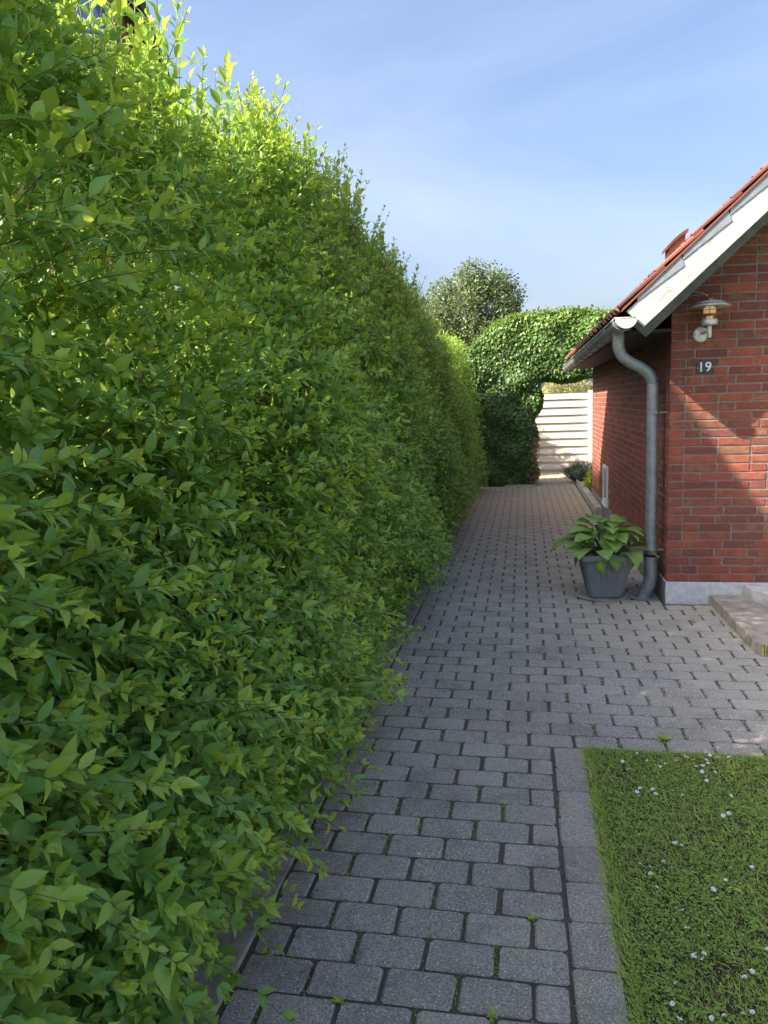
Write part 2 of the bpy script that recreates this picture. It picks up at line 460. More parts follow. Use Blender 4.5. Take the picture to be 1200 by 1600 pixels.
def project(P):
    c = (P - np.array([0, 0, CAM_H])) @ CAM_R
    z = np.maximum(-c[:, 2], 1e-6)
    return np.stack([600 + FOC * c[:, 0] / z, 800 - FOC * c[:, 1] / z, np.where(-c[:, 2] > 0, z, -1)], 1)

# ------------------------------------------------------------------ ground
land = MB(); land.add([(-400, -400, -0.12), (400, -400, -0.12), (400, 400, -0.12), (-400, 400, -0.12)], [(0, 1, 2, 3)])
o = land.build('ground', mt['land']); tag(o, 'open ground reaching the horizon', kind='structure')
HEDGE_Y0, HEDGE_Y1 = -2.2, 14.2
o = MB().box(-4.4, -0.985, -4, 22, -0.1, -0.012).build('hedge_bed_soil', mt['soil']); tag(o, 'dark soil under the hedge', kind='structure')

# ------------------------------------------------------------------ paved path: sand bed, kerb stones, pavers
bed = MB().box(-1.0, 0.285, -1.0, 3.46, -0.1, -0.0065)
bed.box(-1.0, 4.2, 3.4605, 6.139, -0.1, -0.0070); bed.box(-1.0, 1.6, 6.1395, 18.5, -0.1, -0.0067)
path = bed.build('paved_path', mt['joint']); tag(path, 'grey concrete paver path between hedge and house', kind='structure')

def paver_mesh(lx, ly, seed, name):
    r = random.Random(seed)
    def ring(ins, z, j):
        hx, hy = lx / 2 - ins, ly / 2 - ins; c = 0.010
        pts = [(-hx + c, -hy), (hx - c, -hy), (hx, -hy + c), (hx, hy - c), (hx - c, hy), (-hx + c, hy), (-hx, hy - c), (-hx, -hy + c)]
        return [(x + r.uniform(-j, j), y + r.uniform(-j, j), z + (r.uniform(-.0006, .0006) if z > -0.01 else 0)) for x, y in pts]
    v = ring(0, -0.05, 0) + ring(0, -0.006, 0.0022) + ring(0.0050, 0.0, 0.0028)
    f = []
    for a in (0, 8):
        f += [(a + i, a + (i + 1) % 8, a + 8 + (i + 1) % 8, a + 8 + i) for i in range(8)]
    v.append((0, 0, 0.0005))
    f += [(16 + i, 16 + (i + 1) % 8, 24) for i in range(8)]
    return MB().add(v, f).mesh(name, mt['paver'])
ROW, PX = 0.1372, 0.2130
full = [paver_mesh(0.2005, 0.1296, 100 + i, 'paver') for i in range(7)]
half = [paver_mesh(0.0962, 0.1296, 200 + i, 'paver') for i in range(4)]
lace = [paver_mesh(0.138, 0.2015, 300 + i, 'paver') for i in range(5)]
spots = []      # (x, y, mesh)
YS = 3.475      # front edge of the full-width paving
def rowfill(x0, x1, y, off, right_half):
    x = x0 if not off else x0 - PX / 2
    while x < x1 - 0.03:
        a, b = max(x, x0), min(x + PX, x1)
        if b - a > PX * 0.8: spots.append((a + PX / 2, y, rnd.choice(full)))
        elif b - a > PX * 0.3: spots.append(((a + b) / 2, y, rnd.choice(half)))
        x += PX
XR = 0.125; XL = XR - 4.5 * PX     # -0.831
for k in range(-9, 22):
    y = YS - ROW / 2 - k * ROW
    if y < -0.8 or k < 0: continue
    rowfill(XL, XR, y, k % 2 == 0, True)
for k in range(0, 20):
    y = YS - 0.1075 - k * 0.2045
    if y > -0.8: spots.append((XR + 0.0035 + 0.072, y, rnd.choice(lace)))
k = 0
y = YS + ROW / 2
while y < 18.3:
    xr = 4.0 if y < 6.05 else (1.09 if y < 10.9 else (0.99 if y < 14.8 else 1.45))
    xs = XL
    rowfill(xs, XL + round((xr - xs) / (PX / 2)) * PX / 2, y, k % 2 == 1, False)
    y += ROW; k += 1
PS = np.array([(x, y, 0) for x, y, m in spots]); pp = project(PS)
vis = (pp[:, 2] > 0) & (pp[:, 0] > 220) & (pp[:, 0] < 1250) & (pp[:, 1] < 1680)
# clear of the step and of the stone step footprint
order = sorted([i for i in range(len(spots)) if vis[i] and spots[i][0] > XL - 1], key=lambda i: pp[i, 2])
single = set(order[:296])
bulkV, bulkF = [], []; nb = 0
for i, (x, y, m) in enumerate(spots):
    if x > 1.54 and 4.9 < y < 6.1: continue
    dz = rnd.uniform(-0.0022, 0.0022)
    rz = rnd.uniform(-0.010, 0.010) + (math.pi if rnd.random() < 0.5 else 0)
    R = Matrix.Translation((x + rnd.uniform(-.002, .002), y + rnd.uniform(-.001, .001), dz)) @ Matrix.Rotation(rz, 4, 'Z') @ Matrix.Rotation(rnd.uniform(-.009, .009), 4, 'X') @ Matrix.Rotation(rnd.uniform(-.007, .007), 4, 'Y')
    if i in single:
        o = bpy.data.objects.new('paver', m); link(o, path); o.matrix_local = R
    else:
        for v in m.vertices: bulkV.append(tuple(R @ v.co))
        for p in m.polygons: bulkF.append(tuple(q + nb for q in p.vertices))
        nb += len(m.vertices)
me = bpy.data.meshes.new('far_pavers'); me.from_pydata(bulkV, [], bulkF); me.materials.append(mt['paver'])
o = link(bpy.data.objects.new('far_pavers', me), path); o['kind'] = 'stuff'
# kerb stones along the hedge
y = -0.9
while y < 13.5:
    L = 0.992
    o = MB().box(-0.9795, XL - 0.006, 0, L, -0.08, 0.004, 0.0).build('kerb_stone', mt['kerb'], path); o.location = (rnd.uniform(-.002, .002), y, rnd.uniform(-.003, .002))
    bevel(o, 0.006, 2); y += 1.0

# moss, grit and weeds in the joints -------------------------------------------------
def tufts(n, xf, yf, h0, h1, w, tint, zb=0.0):
    x = xf(n); y = yf(n); P = np.stack([x, y, np.full(n, zb)], 1)
    a = rng.uniform(0, 2 * np.pi, n); lean = rng.uniform(0.1, 0.9, n)
    D = np.stack([np.cos(a) * lean, np.sin(a) * lean, np.ones(n)], 1)
    N = np.stack([-np.sin(a), np.cos(a), rng.uniform(0, .6, n)], 1)
    return leaf_geo(P, D, N, rng.uniform(h0, h1, n), w, 0.4, 0.2, tint(n), 'blade', 0)
near = [s for s in spots if 1.0 < s[1] < 7.5 and s[0] < 2.4 and not (s[0] > 0.28 and s[1] < 3.4)]
pts = []
for (x, y, m) in near:
    for _ in range(2):
        if rnd.random() < 0.36:
            c = rnd.randint(6, 30)
            for _ in range(c):
                pts.append((x - 0.105 + rnd.gauss(0, 0.0035), y + rnd.uniform(-0.07, 0.07), -0.006))
pts = np.array(pts); n = len(pts)
a = rng.uniform(0, 6.28, n)
D = np.stack([np.cos(a) * .5, np.sin(a) * .5, np.ones(n)], 1); N = np.stack([-np.sin(a), np.cos(a), a * 0 + .4], 1)
V, F, T = leaf_geo(pts, D, N, rng.uniform(0.006, 0.014, n), 0.004, 0.4, 0.2, rng.uniform(0.1, 0.9, n), 'blade', 0)
o = fastobj('joint_moss', V, F, mt['clover'], None, T); tag(o, 'tiny moss and seedlings growing in the paver joints', 'moss', kind='stuff')

def scatter_stones(name, n, xf, yf, s0, s1, mat, zb=0.001):
    base = np.array([(0, 0, 1), (1, 0, 0), (-.5, .87, 0), (-.5, -.87, 0), (0, 0, -.4)], float)
    fc = np.array([(0, 1, 2), (0, 2, 3), (0, 3, 1), (4, 2, 1), (4, 3, 2), (4, 1, 3)])
    x = xf(n); y = yf(n); s = rng.uniform(s0, s1, n) ** 1.0
    a = rng.uniform(0, 6.28, n); ca, sa = np.cos(a), np.sin(a)
    b = base[None] * np.stack([s * rng.uniform(.7, 1.5, n), s, s * 0.45], 1)[:, None]
    V = np.stack([b[..., 0] * ca[:, None] - b[..., 1] * sa[:, None] + x[:, None], b[..., 0] * sa[:, None] + b[..., 1] * ca[:, None] + y[:, None], b[..., 2] + zb], -1)
    F = (fc[None] + (np.arange(n) * 5)[:, None, None]).reshape(-1, 3)
    return fastobj(name, V.reshape(-1, 3), F, mat, None, None, False)
o = scatter_stones('grit', 17000, lambda n: 0.25 + 1.9 * rng.beta(1.6, 1.3, n), lambda n: 3.5 + 2.0 * rng.beta(1.2, 1.9, n), 0.0015, 0.0058, mt['gritmat'])
tag(o, 'pale grit scattered over the pavers in front of the house', 'grit', kind='stuff')
o = scatter_stones('petal_litter', 500, lambda n: rng.uniform(-0.9, 0.25, n), lambda n: rng.uniform(1.5, 9, n), 0.0012, 0.0035, mt['petal'])
tag(o, 'tiny white petals and specks lying on the path', 'litter', kind='stuff')

# ------------------------------------------------------------------ lawn
o = MB().box(0.283, 6.0, -3.0, 3.462, -0.1, -0.006).build('lawn_soil', mt['soil']); tag(o, 'soil under the lawn', kind='structure')
def lawn_xy(n, x0=0.292, x1=1.45, y0=1.55, y1=3.455):
    return rng.uniform(x0, x1, n), rng.uniform(y0, y1, n)
geo = []
for (n, x0, x1, y0, y1, h0, h1, w) in [(60000, 0.29, 1.35, 1.5, 3.46, .010, .028, .0028), (16000, 1.35, 4.5, -1, 3.46, .02, .045, .006), (9000, 0.29, 1.35, -1, 1.5, .02, .04, .005), (3400, 0.268, 0.312, 1.2, 3.46, .02, .055, .003), (2600, 0.29, 1.4, 1.5, 3.46, .035, .06, .0035), (1500, 0.29, 1.4, 3.44, 3.475, .015, .04, .003)]:
    x, y = lawn_xy(n, x0, x1, y0, y1)
    P = np.stack([x, y, np.full(n, -0.008)], 1); bare = (np.sin(x * 23 + 2 * np.sin(y * 17)) * np.sin(y * 21 + 2 * np.sin(x * 19))) > rng.uniform(.35, 1.5, n)
    P = P[~bare]; x = x[~bare]; y = y[~bare]; n = len(x)
    a = rng.uniform(0, 6.28, n); lean = rng.uniform(.2, 1.7, n)
    D = np.stack([np.cos(a) * lean, np.sin(a) * lean, np.ones(n)], 1); N = np.stack([-np.sin(a) * .3 , np.cos(a) * .3, rng.uniform(.3, 1, n)], 1)
    patch = 0.5 + 0.5 * np.sin(x * 7 + 2 * np.sin(y * 5)) * np.sin(y * 6 + 1.5 * np.sin(x * 9))
    t = np.clip(rng.beta(2, 2.6, n) * 0.8 + patch * 0.22, 0, 1); t[rng.random(n) < 0.05] = 1.0
    geo.append(leaf_geo(P, D, N, rng.uniform(h0, h1, n), w, 0.35, 0.3, t, 'blade', 0))
V, F, T = cat_geo(geo)
o = fastobj('lawn_grass', V, F, mt['grass'], None, T); tag(o, 'short green grass of the lawn beside the path', 'grass', kind='stuff')
n = 26000; x, y = lawn_xy(n)
keep = (np.sin(x * 11 + 3 * np.sin(y * 6)) + np.sin(y * 9 + 2 * np.sin(x * 7)) + rng.normal(0, .7, n)) > -0.3
x, y = x[keep], y[keep]; n = len(x)
P = np.stack([x, y, rng.uniform(.004, .020, n)], 1); a = rng.uniform(0, 6.28, n)
D = np.stack([np.cos(a), np.sin(a), rng.uniform(-.2, .5, n)], 1); N = np.stack([rng.normal(0, .3, n), rng.normal(0, .3, n), np.ones(n)], 1)
V, F, T = leaf_geo(P, D, N, rng.uniform(.006, .014, n), rng.uniform(.005, .011, n), .2, .15, rng.beta(2, 3, n), 'heart', 0)
o = fastobj('clover', V, F, mt['clover'], None, T); tag(o, 'small round clover leaves among the lawn grass', 'clover', kind='stuff')

n = 700; x, y = lawn_xy(n)
P = np.stack([x, y, rng.uniform(.014, .028, n)], 1)
V, F, T = leaf_geo(P, rng.normal(0, 1, (n, 3)) * np.array([1, 1, .3]), rng.normal(0, .3, (n, 3)) + np.array([0, 0, 1.0]), .007, .005, .1, .1, rng.uniform(.6, 1, n), 'heart', 0)
o = fastobj('yellow_flecks', V, F, mt['yellow'], None, T); tag(o, 'tiny yellow flecks of buds and dry leaf in the lawn', 'flecks', kind='stuff')
n = 260; x, y = lawn_xy(n); rep = 7
xx = np.repeat(x, rep); yy = np.repeat(y, rep); a = rng.uniform(0, 6.28, n * rep)
P = np.stack([xx, yy, np.full(n * rep, .008)], 1); D = np.stack([np.cos(a), np.sin(a), rng.uniform(.1, .5, n * rep)], 1)
V, F, T = leaf_geo(P, D, np.tile([0, 0, 1.0], (n * rep, 1)) + rng.normal(0, .2, (n * rep, 3)), rng.uniform(.012, .03, n * rep), .009, .4, .15, rng.uniform(.1, .7, n * rep), 'privet', 0)
o = fastobj('rosettes', V, F, mt['clover'], None, T); tag(o, 'flat leaf rosettes of daisies and plantain in the lawn', 'lawn weeds', kind='stuff')
# daisies ------------------------------------------------------------------------------
def daisy_parts():
    fl = MB(); n = 15; fl_tilt = [0.1 + 0.5 * rnd.random() for _ in range(15)]
    for i in range(n):
        a = 2 * math.pi * i / n; ca, sa = math.cos(a), math.sin(a); w = 0.0022
        q = [(0.002, 0), (0.007, w), (0.0112, w * .7), (0.0112, -w * .7), (0.007, -w)]
        fl.add([(ca * r_ - sa * t_, sa * r_ + ca * t_, 0.001 + r_ * fl_tilt[i]) for r_, t_ in q], [(0, 1, 2, 3, 4)])
    ce = MB().lathe([(0.0026, 0.001), (0.0024, 0.0028), (0.0015, 0.0038), (0.0001, 0.004)], (0, 0, 0), 8)
    st = MB().tube([(0, 0, 0.002), (0.002, 0, -0.015), (0, 0.001, -0.04)], 0.0009, 5)
    return fl.mesh('petals', mt['petal']), ce.mesh('flower_centre', mt['pollen']), st.mesh('stalk', mt['clover'])
dfl, dce, dst = daisy_parts()
def ground_at(px, py, z=0.0):
    d = CAM_R @ np.array([px - 600, -(py - 800), -FOC]); t = (z - CAM_H) / d[2]
    return d * t + np.array([0, 0, CAM_H])
dz_px = [(995,1178),(973,1190),(1011,1189),(982,1201),(1031,1198),(1040,1194),(1057,1189),(1070,1182),(1075,1184),(1104,1176),(1109,1180),(1121,1185),(1103,1188),(1098,1197),(1106,1193),(1088,1198),(1097,1206),(1117,1207),(1139,1184),(1104,1221),(1020,1234),(1000,1232),(995,1238),(998,1245),(1067,1243),(1024,1241),(1142,1244),(1120,1266),(1139,1272),(1130,1275),(1055,1318),(1065,1322),(1200,1218),(1000,1350),(1016,1355),(1037,1347),(1017,1366),(1050,1356),(1026,1387),(1114,1390),(1066,1423),(1074,1451),(1100,1461),(1190,1453),(1199,1483),(1083,1495),(1100,1491),(1098,1499),(1056,1537),(1175,1518),(1163,1528),(1051,1568),(1061,1593),(1112,1591),(1133,1588),(1160,1585),(1176,1582)]
dlabels = {len(dz_px) - 5: 'fully open white daisy lowest in the lawn corner nearest the path', 44: None}
for i, (px, py) in enumerate(dz_px):
    p = ground_at(px, py, 0.026)
    r_ = empty('daisy', (p[0], p[1], -0.01))
    r_.location.z = p[2]
    lab = dlabels.get(i) or 'small white daisy with yellow centre in the short lawn grass'
    tag(r_, lab, 'daisy', 'daisies in the lawn')
    s = rnd.uniform(0.5, 0.85) * (1.2 if i == len(dz_px) - 5 else 1)
    r_.scale = (s, s, s); r_.rotation_euler = (rnd.uniform(-.2, .75), rnd.uniform(-.5, .5), rnd.uniform(0, 6))
    for nm, m in (('petals', dfl), ('flower_centre', dce), ('stalk', dst)):
        link(bpy.data.objects.new(nm, m), r_)

for i in range(34):
    r_ = empty('daisy', (rnd.uniform(.34, 1.25), rnd.uniform(1.75, 3.42), 0.024)); tag(r_, 'small white daisy with yellow centre in the short lawn grass', 'daisy', 'daisies in the lawn')
    s = rnd.uniform(.35, .6); r_.scale = (s, s, s); r_.rotation_euler = (rnd.uniform(-.2, .8), rnd.uniform(-.5, .5), rnd.uniform(0, 6))
    for nm, m in (('petals', dfl), ('flower_centre', dce), ('stalk', dst)):
        link(bpy.data.objects.new(nm, m), r_)
n = 150; x = -0.80 + .55 * rng.random(n) ** 2.2; y = rng.uniform(1.6, 9, n)
V, F, T = leaf_geo(np.stack([x, y, np.full(n, .004)], 1), rng.normal(0, 1, (n, 3)) * np.array([1, 1, .15]), rng.normal(0, .2, (n, 3)) + np.array([0, 0, 1.0]), rng.uniform(.015, .04, n), .014, .3, .35, rng.uniform(0, 1, n), 'privet', 0)
o = fastobj('fallen_leaves', V, F, mt['ivy_dry'], None, T); tag(o, 'small dry fallen leaves on the pavers beside the hedge', 'leaf litter', kind='stuff')
for r_ in [o for o in bpy.data.objects if o.name.startswith('daisy')]:
    x_, y_ = r_.location.x, r_.location.y
    row = 'far edge of the lawn' if y_ > 3.05 else ('middle of the lawn' if y_ > 2.3 else 'bottom part of the lawn')
    colm = 'close to the edge pavers' if x_ < .52 else ('towards the right side' if x_ > .82 else 'halfway across it')
    tilt_ = 'tilted' if abs(r_.rotation_euler.x) + abs(r_.rotation_euler.y) > .6 else 'upright'
    big_ = 'larger' if r_.scale.x > .66 else 'tiny'
    if 'lowest in the lawn' not in r_['label']: r_['label'] = f'{big_} {tilt_} white daisy, {row}, {colm}'
# little weeds in the joints
def weed(px, py, s, tintc, label, nl=14, mat='clover'):
    p = ground_at(px, py); n = nl
    a = rng.uniform(0, 6.28, n); P = np.zeros((n, 3)); P[:, 2] = 0
    D = np.stack([np.cos(a), np.sin(a), rng.uniform(.3, 1.8, n)], 1); N = np.stack([-np.cos(a) * .5, -np.sin(a) * .5, np.ones(n)], 1)
    V, F, T = leaf_geo(P, D, N, rng.uniform(.5, 1, n) * s, s * .3, .4, .2, rng.uniform(*tintc, n), 'blade', 1)
    o = fastobj('weed', V, F, mt[mat], None, T); o.location = (p[0], p[1], -0.004)
    tag(o, label, 'weed', 'weeds growing from the paver joints')
weed(530, 1565, .028, (.5, .9), 'small weed sprouting from the joint at the bottom edge of the photo, below the hedge')
weed(771, 1586, .030, (.6, 1), 'bright yellow-green weed in the bottom row of pavers, middle of the path')
weed(833, 1436, .03, (.4, .8), 'small weed in the joint between half paver and long paver', 12)
weed(652, 1292, .022, (.3, .8), 'tiny seedling in the joint in the middle of the path, left of the lawn corner', 10)
weed(1040, 1157, .05, (.1, .6), 'dry greenish grass tuft just behind the far edge of the lawn', 26, 'grass')
weed(944, 1333, .04, (.2, .6), 'grass tuft leaning over the edge pavers from the lawn side', 20, 'grass')
weed(1084, 972, .04, (.4, .8), 'small weed in the pavers in front of the white plinth', 12)
weed(415, 1490, .03, (.5, .9), 'small weed beside the kerb under the hedge', 12)

# ------------------------------------------------------------------ the brick house
HX, HY = 1.11, 6.14; BACK = 12.72; RIDGE_X = 4.6; RIGHT = 2 * RIDGE_X - HX
house = empty('brick_house', (HX, HY, 0)); tag(house, 'red brick house with white bargeboard and red tiled roof', 'house')
def hb(mb, name, mat, smooth=False, parent=None, kind=None):
    """mesh given in world coordinates, child of the house"""
    o = mb.build(name, mt[mat], parent or house, smooth)
    if parent is None: o.location = (-HX, -HY, 0)
    if kind: o['kind'] = kind
    return o
SL = 0.918                                   # roof slope
def ztop(x): return 2.24 + SL * (x - 0.729)  # top line of bargeboard
def zbot(x): return 2.125 + SL * (x - 0.848)
PZ = 0.175
# mortar bodies
g = 0.006
m = MB().prism([(HX + g, PZ), (RIGHT - g, PZ), (RIGHT - g, zbot(HX) + .03), (RIDGE_X, zbot(RIDGE_X) + .03), (HX + g, zbot(HX) + .03)], 'y', HY + g, HY + 0.3)
gable = hb(m, 'gable_wall', 'mortar')
m = MB().box(HX + g, HX + 0.3, HY + 0.302, BACK, PZ, zbot(HX) + 0.02)
side = hb(m, 'side_wall', 'mortar')
m = MB().box(HX + 0.31, RIGHT - g, BACK - 0.3, BACK, PZ, 2.3); hb(m, 'back_wall', 'mortar')
def brick_mesh(L, seed, Dp=0.03):
    r = random.Random(seed); h = 0.0545
    def ring(ins, y, j):
        return [(-L / 2 + ins + r.uniform(-j, j), y, -h / 2 + ins + r.uniform(-j, j)), (L / 2 - ins + r.uniform(-j, j), y, -h / 2 + ins + r.uniform(-j, j)),
                (L / 2 - ins + r.uniform(-j, j), y + r.uniform(-j, j) * .5, h / 2 - ins + r.uniform(-j, j)), (-L / 2 + ins + r.uniform(-j, j), y, h / 2 - ins + r.uniform(-j, j))]
    v = ring(0, Dp, 0) + ring(0, 0.0025, .0034) + ring(0.003, 0.0, .0026)
    f = [(a + i, a + (i + 1) % 4, a + 4 + (i + 1) % 4, a + 4 + i) for a in (0, 4) for i in range(4)] + [(8, 9, 10, 11)]
    return MB().add(v, f).mesh('brick', mt['brick'])
BS = {'S': (.228, [brick_mesh(.228, i) for i in range(6)]), 'H': (.108, [brick_mesh(.108, 20 + i) for i in range(4)]), 'Q': (.168, [brick_mesh(.168, 40 + i) for i in range(4)])}
CORN = {'S': [brick_mesh(.228, 60 + i, .105) for i in range(3)], 'Q': [brick_mesh(.168, 70 + i, .105) for i in range(3)], 'H': [brick_mesh(.108, 80 + i, .105) for i in range(3)]}
CO = 0.0667; JT = 0.012
bricks = []   # (wall, x_along, z, mesh, depthflag)
seqs = [['Q', 'S', 'S'], ['H', 'H', 'S'], ['Q', 'S', 'S', 'H'], ['H', 'S', 'S'], ['S', 'H', 'S'], ['H', 'S', 'H', 'S']]
k = 0; z = PZ + JT / 2 + 0.027
while z < zbot(RIDGE_X):
    seq = list(seqs[[0, 1, 2, 3, 0, 4, 1, 2, 0, 5, 3][k % 11]]); front_corner = (k % 2 == 0)
    xlim = RIGHT if z < zbot(HX) - 0.02 else RIGHT
    x = HX; j = 0
    if not front_corner: seq[0] = 'H'
    while x < xlim - 0.05:
        kind = seq[j] if j < len(seq) else ('H' if rnd.random() < 0.13 else 'S')
        L, ms = BS[kind]
        xr_ = RIGHT - (x + L - HX) if x + L > RIDGE_X else None
        xm = x + L / 2; ok = z + 0.03 < (zbot(min(xm, 2 * RIDGE_X - xm)) + 0.10)
        if ok and x + L < RIGHT + 0.05:
            if j == 0: mm = rnd.choice(CORN[kind] if front_corner else BS[kind][1])
            else: mm = rnd.choice(ms)
            bricks.append(('F', xm, z, mm, L))
        x += L + JT; j += 1
    if z < zbot(HX) + 0.0:
        y = HY + (0.12 if front_corner else 0.0); j = 0
        while y < BACK - 0.02:
            kind = ('Q' if not front_corner else 'S') if j == 0 else ('H' if rnd.random() < 0.2 else 'S')
            L, ms = BS[kind]; L = min(L, BACK - y)
            if L < BS[kind][0] - 0.001: kind = 'H'; L, ms = BS['H']
            inwin = (10.36 < y + L and y < 10.90 and 0.19 < z < 0.73)
            if y + L > BACK + 0.06: break
            if not inwin: bricks.append(('S', y + L / 2, z, CORN[kind][0] if (j == 0 and not front_corner and kind in CORN) else rnd.choice(ms), L))
            y += L + JT; j += 1
    z += CO; k += 1
cand = []
for i, b in enumerate(bricks):
    p = np.array([[b[1], HY, b[2]]]) if b[0] == 'F' else np.array([[HX, b[1], b[2]]])
    q = project(p)[0]
    if q[0] < 1225 and q[1] > 240 and q[2] > 0:
        size = b[4] * FOC / q[2] * (1 if b[0] == 'F' else 0.33)
        cand.append((-size, i))
cand.sort(); single = set(i for _, i in cand[:296])
acc = {'F': ([], []), 'S': ([], [])}
for i, b in enumerate(bricks):
    jit = rnd.uniform(-.0015, .0015)
    if b[0] == 'F': R = Matrix.Translation((b[1], HY + jit, b[2]))
    else: R = Matrix.Translation((HX + jit, b[1], b[2])) @ Matrix.Rotation(-math.pi / 2, 4, 'Z')
    R = R @ Matrix.Rotation(rnd.uniform(-.006, .006), 4, 'Y') @ Matrix.Rotation(rnd.uniform(-.012, .012), 4, 'X')
    if i in single:
        o = bpy.data.objects.new('brick', b[3]); link(o, gable if b[0] == 'F' else side)
        o.matrix_local = R
    else:
        V_, F_ = acc[b[0]]; nb = len(V_)
        V_ += [tuple(R @ v.co) for v in b[3].vertices]; F_ += [tuple(q + nb for q in p.vertices) for p in b[3].polygons]
for w, par in (('F', gable), ('S', side)):
    me = bpy.data.meshes.new('bricks'); me.from_pydata(acc[w][0], [], acc[w][1]); me.materials.append(mt['brick'])
    o = link(bpy.data.objects.new('bricks', me), par); o['kind'] = 'stuff'
# plinth
m = MB().box(HX - 0.004, RIGHT, HY - 0.008, HY + 0.29, -0.08, PZ - 0.003)
o = hb(m, 'plinth', 'plinth'); bevel(o, .006)
m = MB().box(HX - 0.010, HX + 0.29, HY + 0.30, BACK, -0.08, PZ - 0.004)
m.box(HX - 0.010, HX - 0.0045, HY - 0.004, HY + 0.299, -0.08, PZ - 0.004)
hb(m, 'side_plinth', 'side_plinth')
# small basement window
w = hb(MB().box(HX - 0.022, HX + 0.05, 10.40, 10.86, 0.20, 0.245).box(HX - 0.022, HX + 0.05, 10.40, 10.86, 0.675, 0.72).box(HX - 0.022, HX + 0.05, 10.40, 10.445, 0.246, 0.674).box(HX - 0.022, HX + 0.05, 10.815, 10.86, 0.246, 0.674), 'window', 'white')
hb(MB().box(HX + 0.006, HX + 0.018, 10.446, 10.814, 0.246, 0.674), 'pane', 'glass', parent=w)
hb(MB().box(HX - 0.03, HX + 0.05, 10.38, 10.88, 0.165, 0.198), 'sill', 'white', parent=w)

# roof: boards, tiles
RY0, RY1 = 5.72, 12.95
sl_ang = math.atan(SL)
def slab(x0, zoff0, zoff1, y0, y1, mb):
    a, b = x0, RIDGE_X
    mb.prism([(a, ztop(a) + zoff0), (b, ztop(b) + zoff0), (b, ztop(b) + zoff1), (a, ztop(a) + zoff1)], 'y', y0, y1)
    mb.prism([(2 * RIDGE_X - a, ztop(a) + zoff0), (2 * RIDGE_X - a, ztop(a) + zoff1), (b + .001, ztop(b) + zoff1), (b + .001, ztop(b) + zoff0)], 'y', y0, y1)
m = MB(); slab(0.80, -0.075, 0.0, RY0 + 0.035, RY1, m)
roof = hb(m, 'roof', 'darkwood')
# bargeboard
m = MB().prism([(0.848, 2.125), (RIDGE_X, zbot(RIDGE_X)), (RIDGE_X, ztop(RIDGE_X)), (0.729, 2.24)], 'y', RY0, RY0 + 0.028)
m.prism([(2 * RIDGE_X - 0.859, 2.131), (2 * RIDGE_X - 0.738, 2.25), (RIDGE_X + .001, ztop(RIDGE_X)), (RIDGE_X + .001, zbot(RIDGE_X))], 'y', RY0, RY0 + 0.028)
bb = hb(m, 'bargeboard', 'board'); bevel(bb, .003)
m = MB().prism([(0.905, 2.075), (RIDGE_X, zbot(RIDGE_X) - 0.04), (RIDGE_X, ztop(RIDGE_X) - .11), (0.80, 2.17)], 'y', RY0 + 0.27, RY0 + 0.295)
hb(m, 'inner_board', 'greywood')
m = MB().prism([(0.80, 2.16), (RIDGE_X, zbot(RIDGE_X) + .012), (RIDGE_X, zbot(RIDGE_X) + .03), (0.80, 2.178)], 'y', RY0 + 0.03, HY + 0.03)
hb(m, 'soffit', 'darkwood')
m = MB().box(0.79, HX + 0.004, HY + .002, RY1, 2.12, 2.14); m.box(0.775, 0.79, RY0 + 0.04, RY1, 2.13, 2.22)
hb(m, 'eave_board', 'darkwood')
# stepped flashing pieces over the bargeboard
step = 0.30
x = 0.80; first = True
for i in range(13):
    x1 = min(x + step, RIDGE_X)
    m = MB().prism([(x, ztop(x) - (0.012 if i else 0.0)), (x1 + 0.012, ztop(x1 + .012) - 0.062), (x1 - 0.012, ztop(x1 - .012) + 0.028), (x, ztop(x) + 0.028)], 'y', RY0 - 0.006, RY0 - 0.001)
    hb(m, 'flashing', 'lead')
    x = x1
    if x >= RIDGE_X: break
# tiles: pantile with a wave across, overlapping up the slope
def tile_mesh(seed, verge=False):
    r = random.Random(seed); n = 8; L = 0.40; wdt = 0.205
    v = []; f = []
    for t in (0, 1):
        for k in range(n + 1):
            u = k / n; y = (u - 0.5) * wdt
            h = 0.022 * math.sin(u * 2 * math.pi + 0.6) + 0.022
            if verge and u < 0.12: h = 0.0
            v.append((t * L, y, h + (0.015 if t == 0 else 0.0)))
    for k in range(n + 1):
        v.append((0, v[k][1], v[k][2] - 0.013))
    f += [(k, k + 1, n + 2 + k, n + 1 + k) for k in range(n)]
    b = 2 * (n + 1)
    f += [(b + k, b + k + 1, k + 1, k) for k in range(n)]
    # underside
    for k in range(n + 1): v.append((L, v[k][1], v[n + 1 + k][2] - 0.016))
    c = 3 * (n + 1)
    f += [(c + k, c + k + 1, b + k + 1, b + k) for k in range(n)]
    f += [(0, n + 1, c, b), (n, b + n, c + n, 2 * n + 1)]
    return MB().add(v, f).mesh('roof_tile', mt['tile'])
tms = [tile_mesh(i) for i in range(3)]
PIT = 0.335
u = Vector((math.cos(sl_ang), 0, math.sin(sl_ang))); nn = Vector((-math.sin(sl_ang), 0, math.cos(sl_ang)))
RotL = Matrix((u, Vector((0, 1, 0)), nn)).transposed().to_4x4()
accV, accF = [], []
length = (RIDGE_X - 0.70) / math.cos(sl_ang)
rows = int(length / PIT) + 1
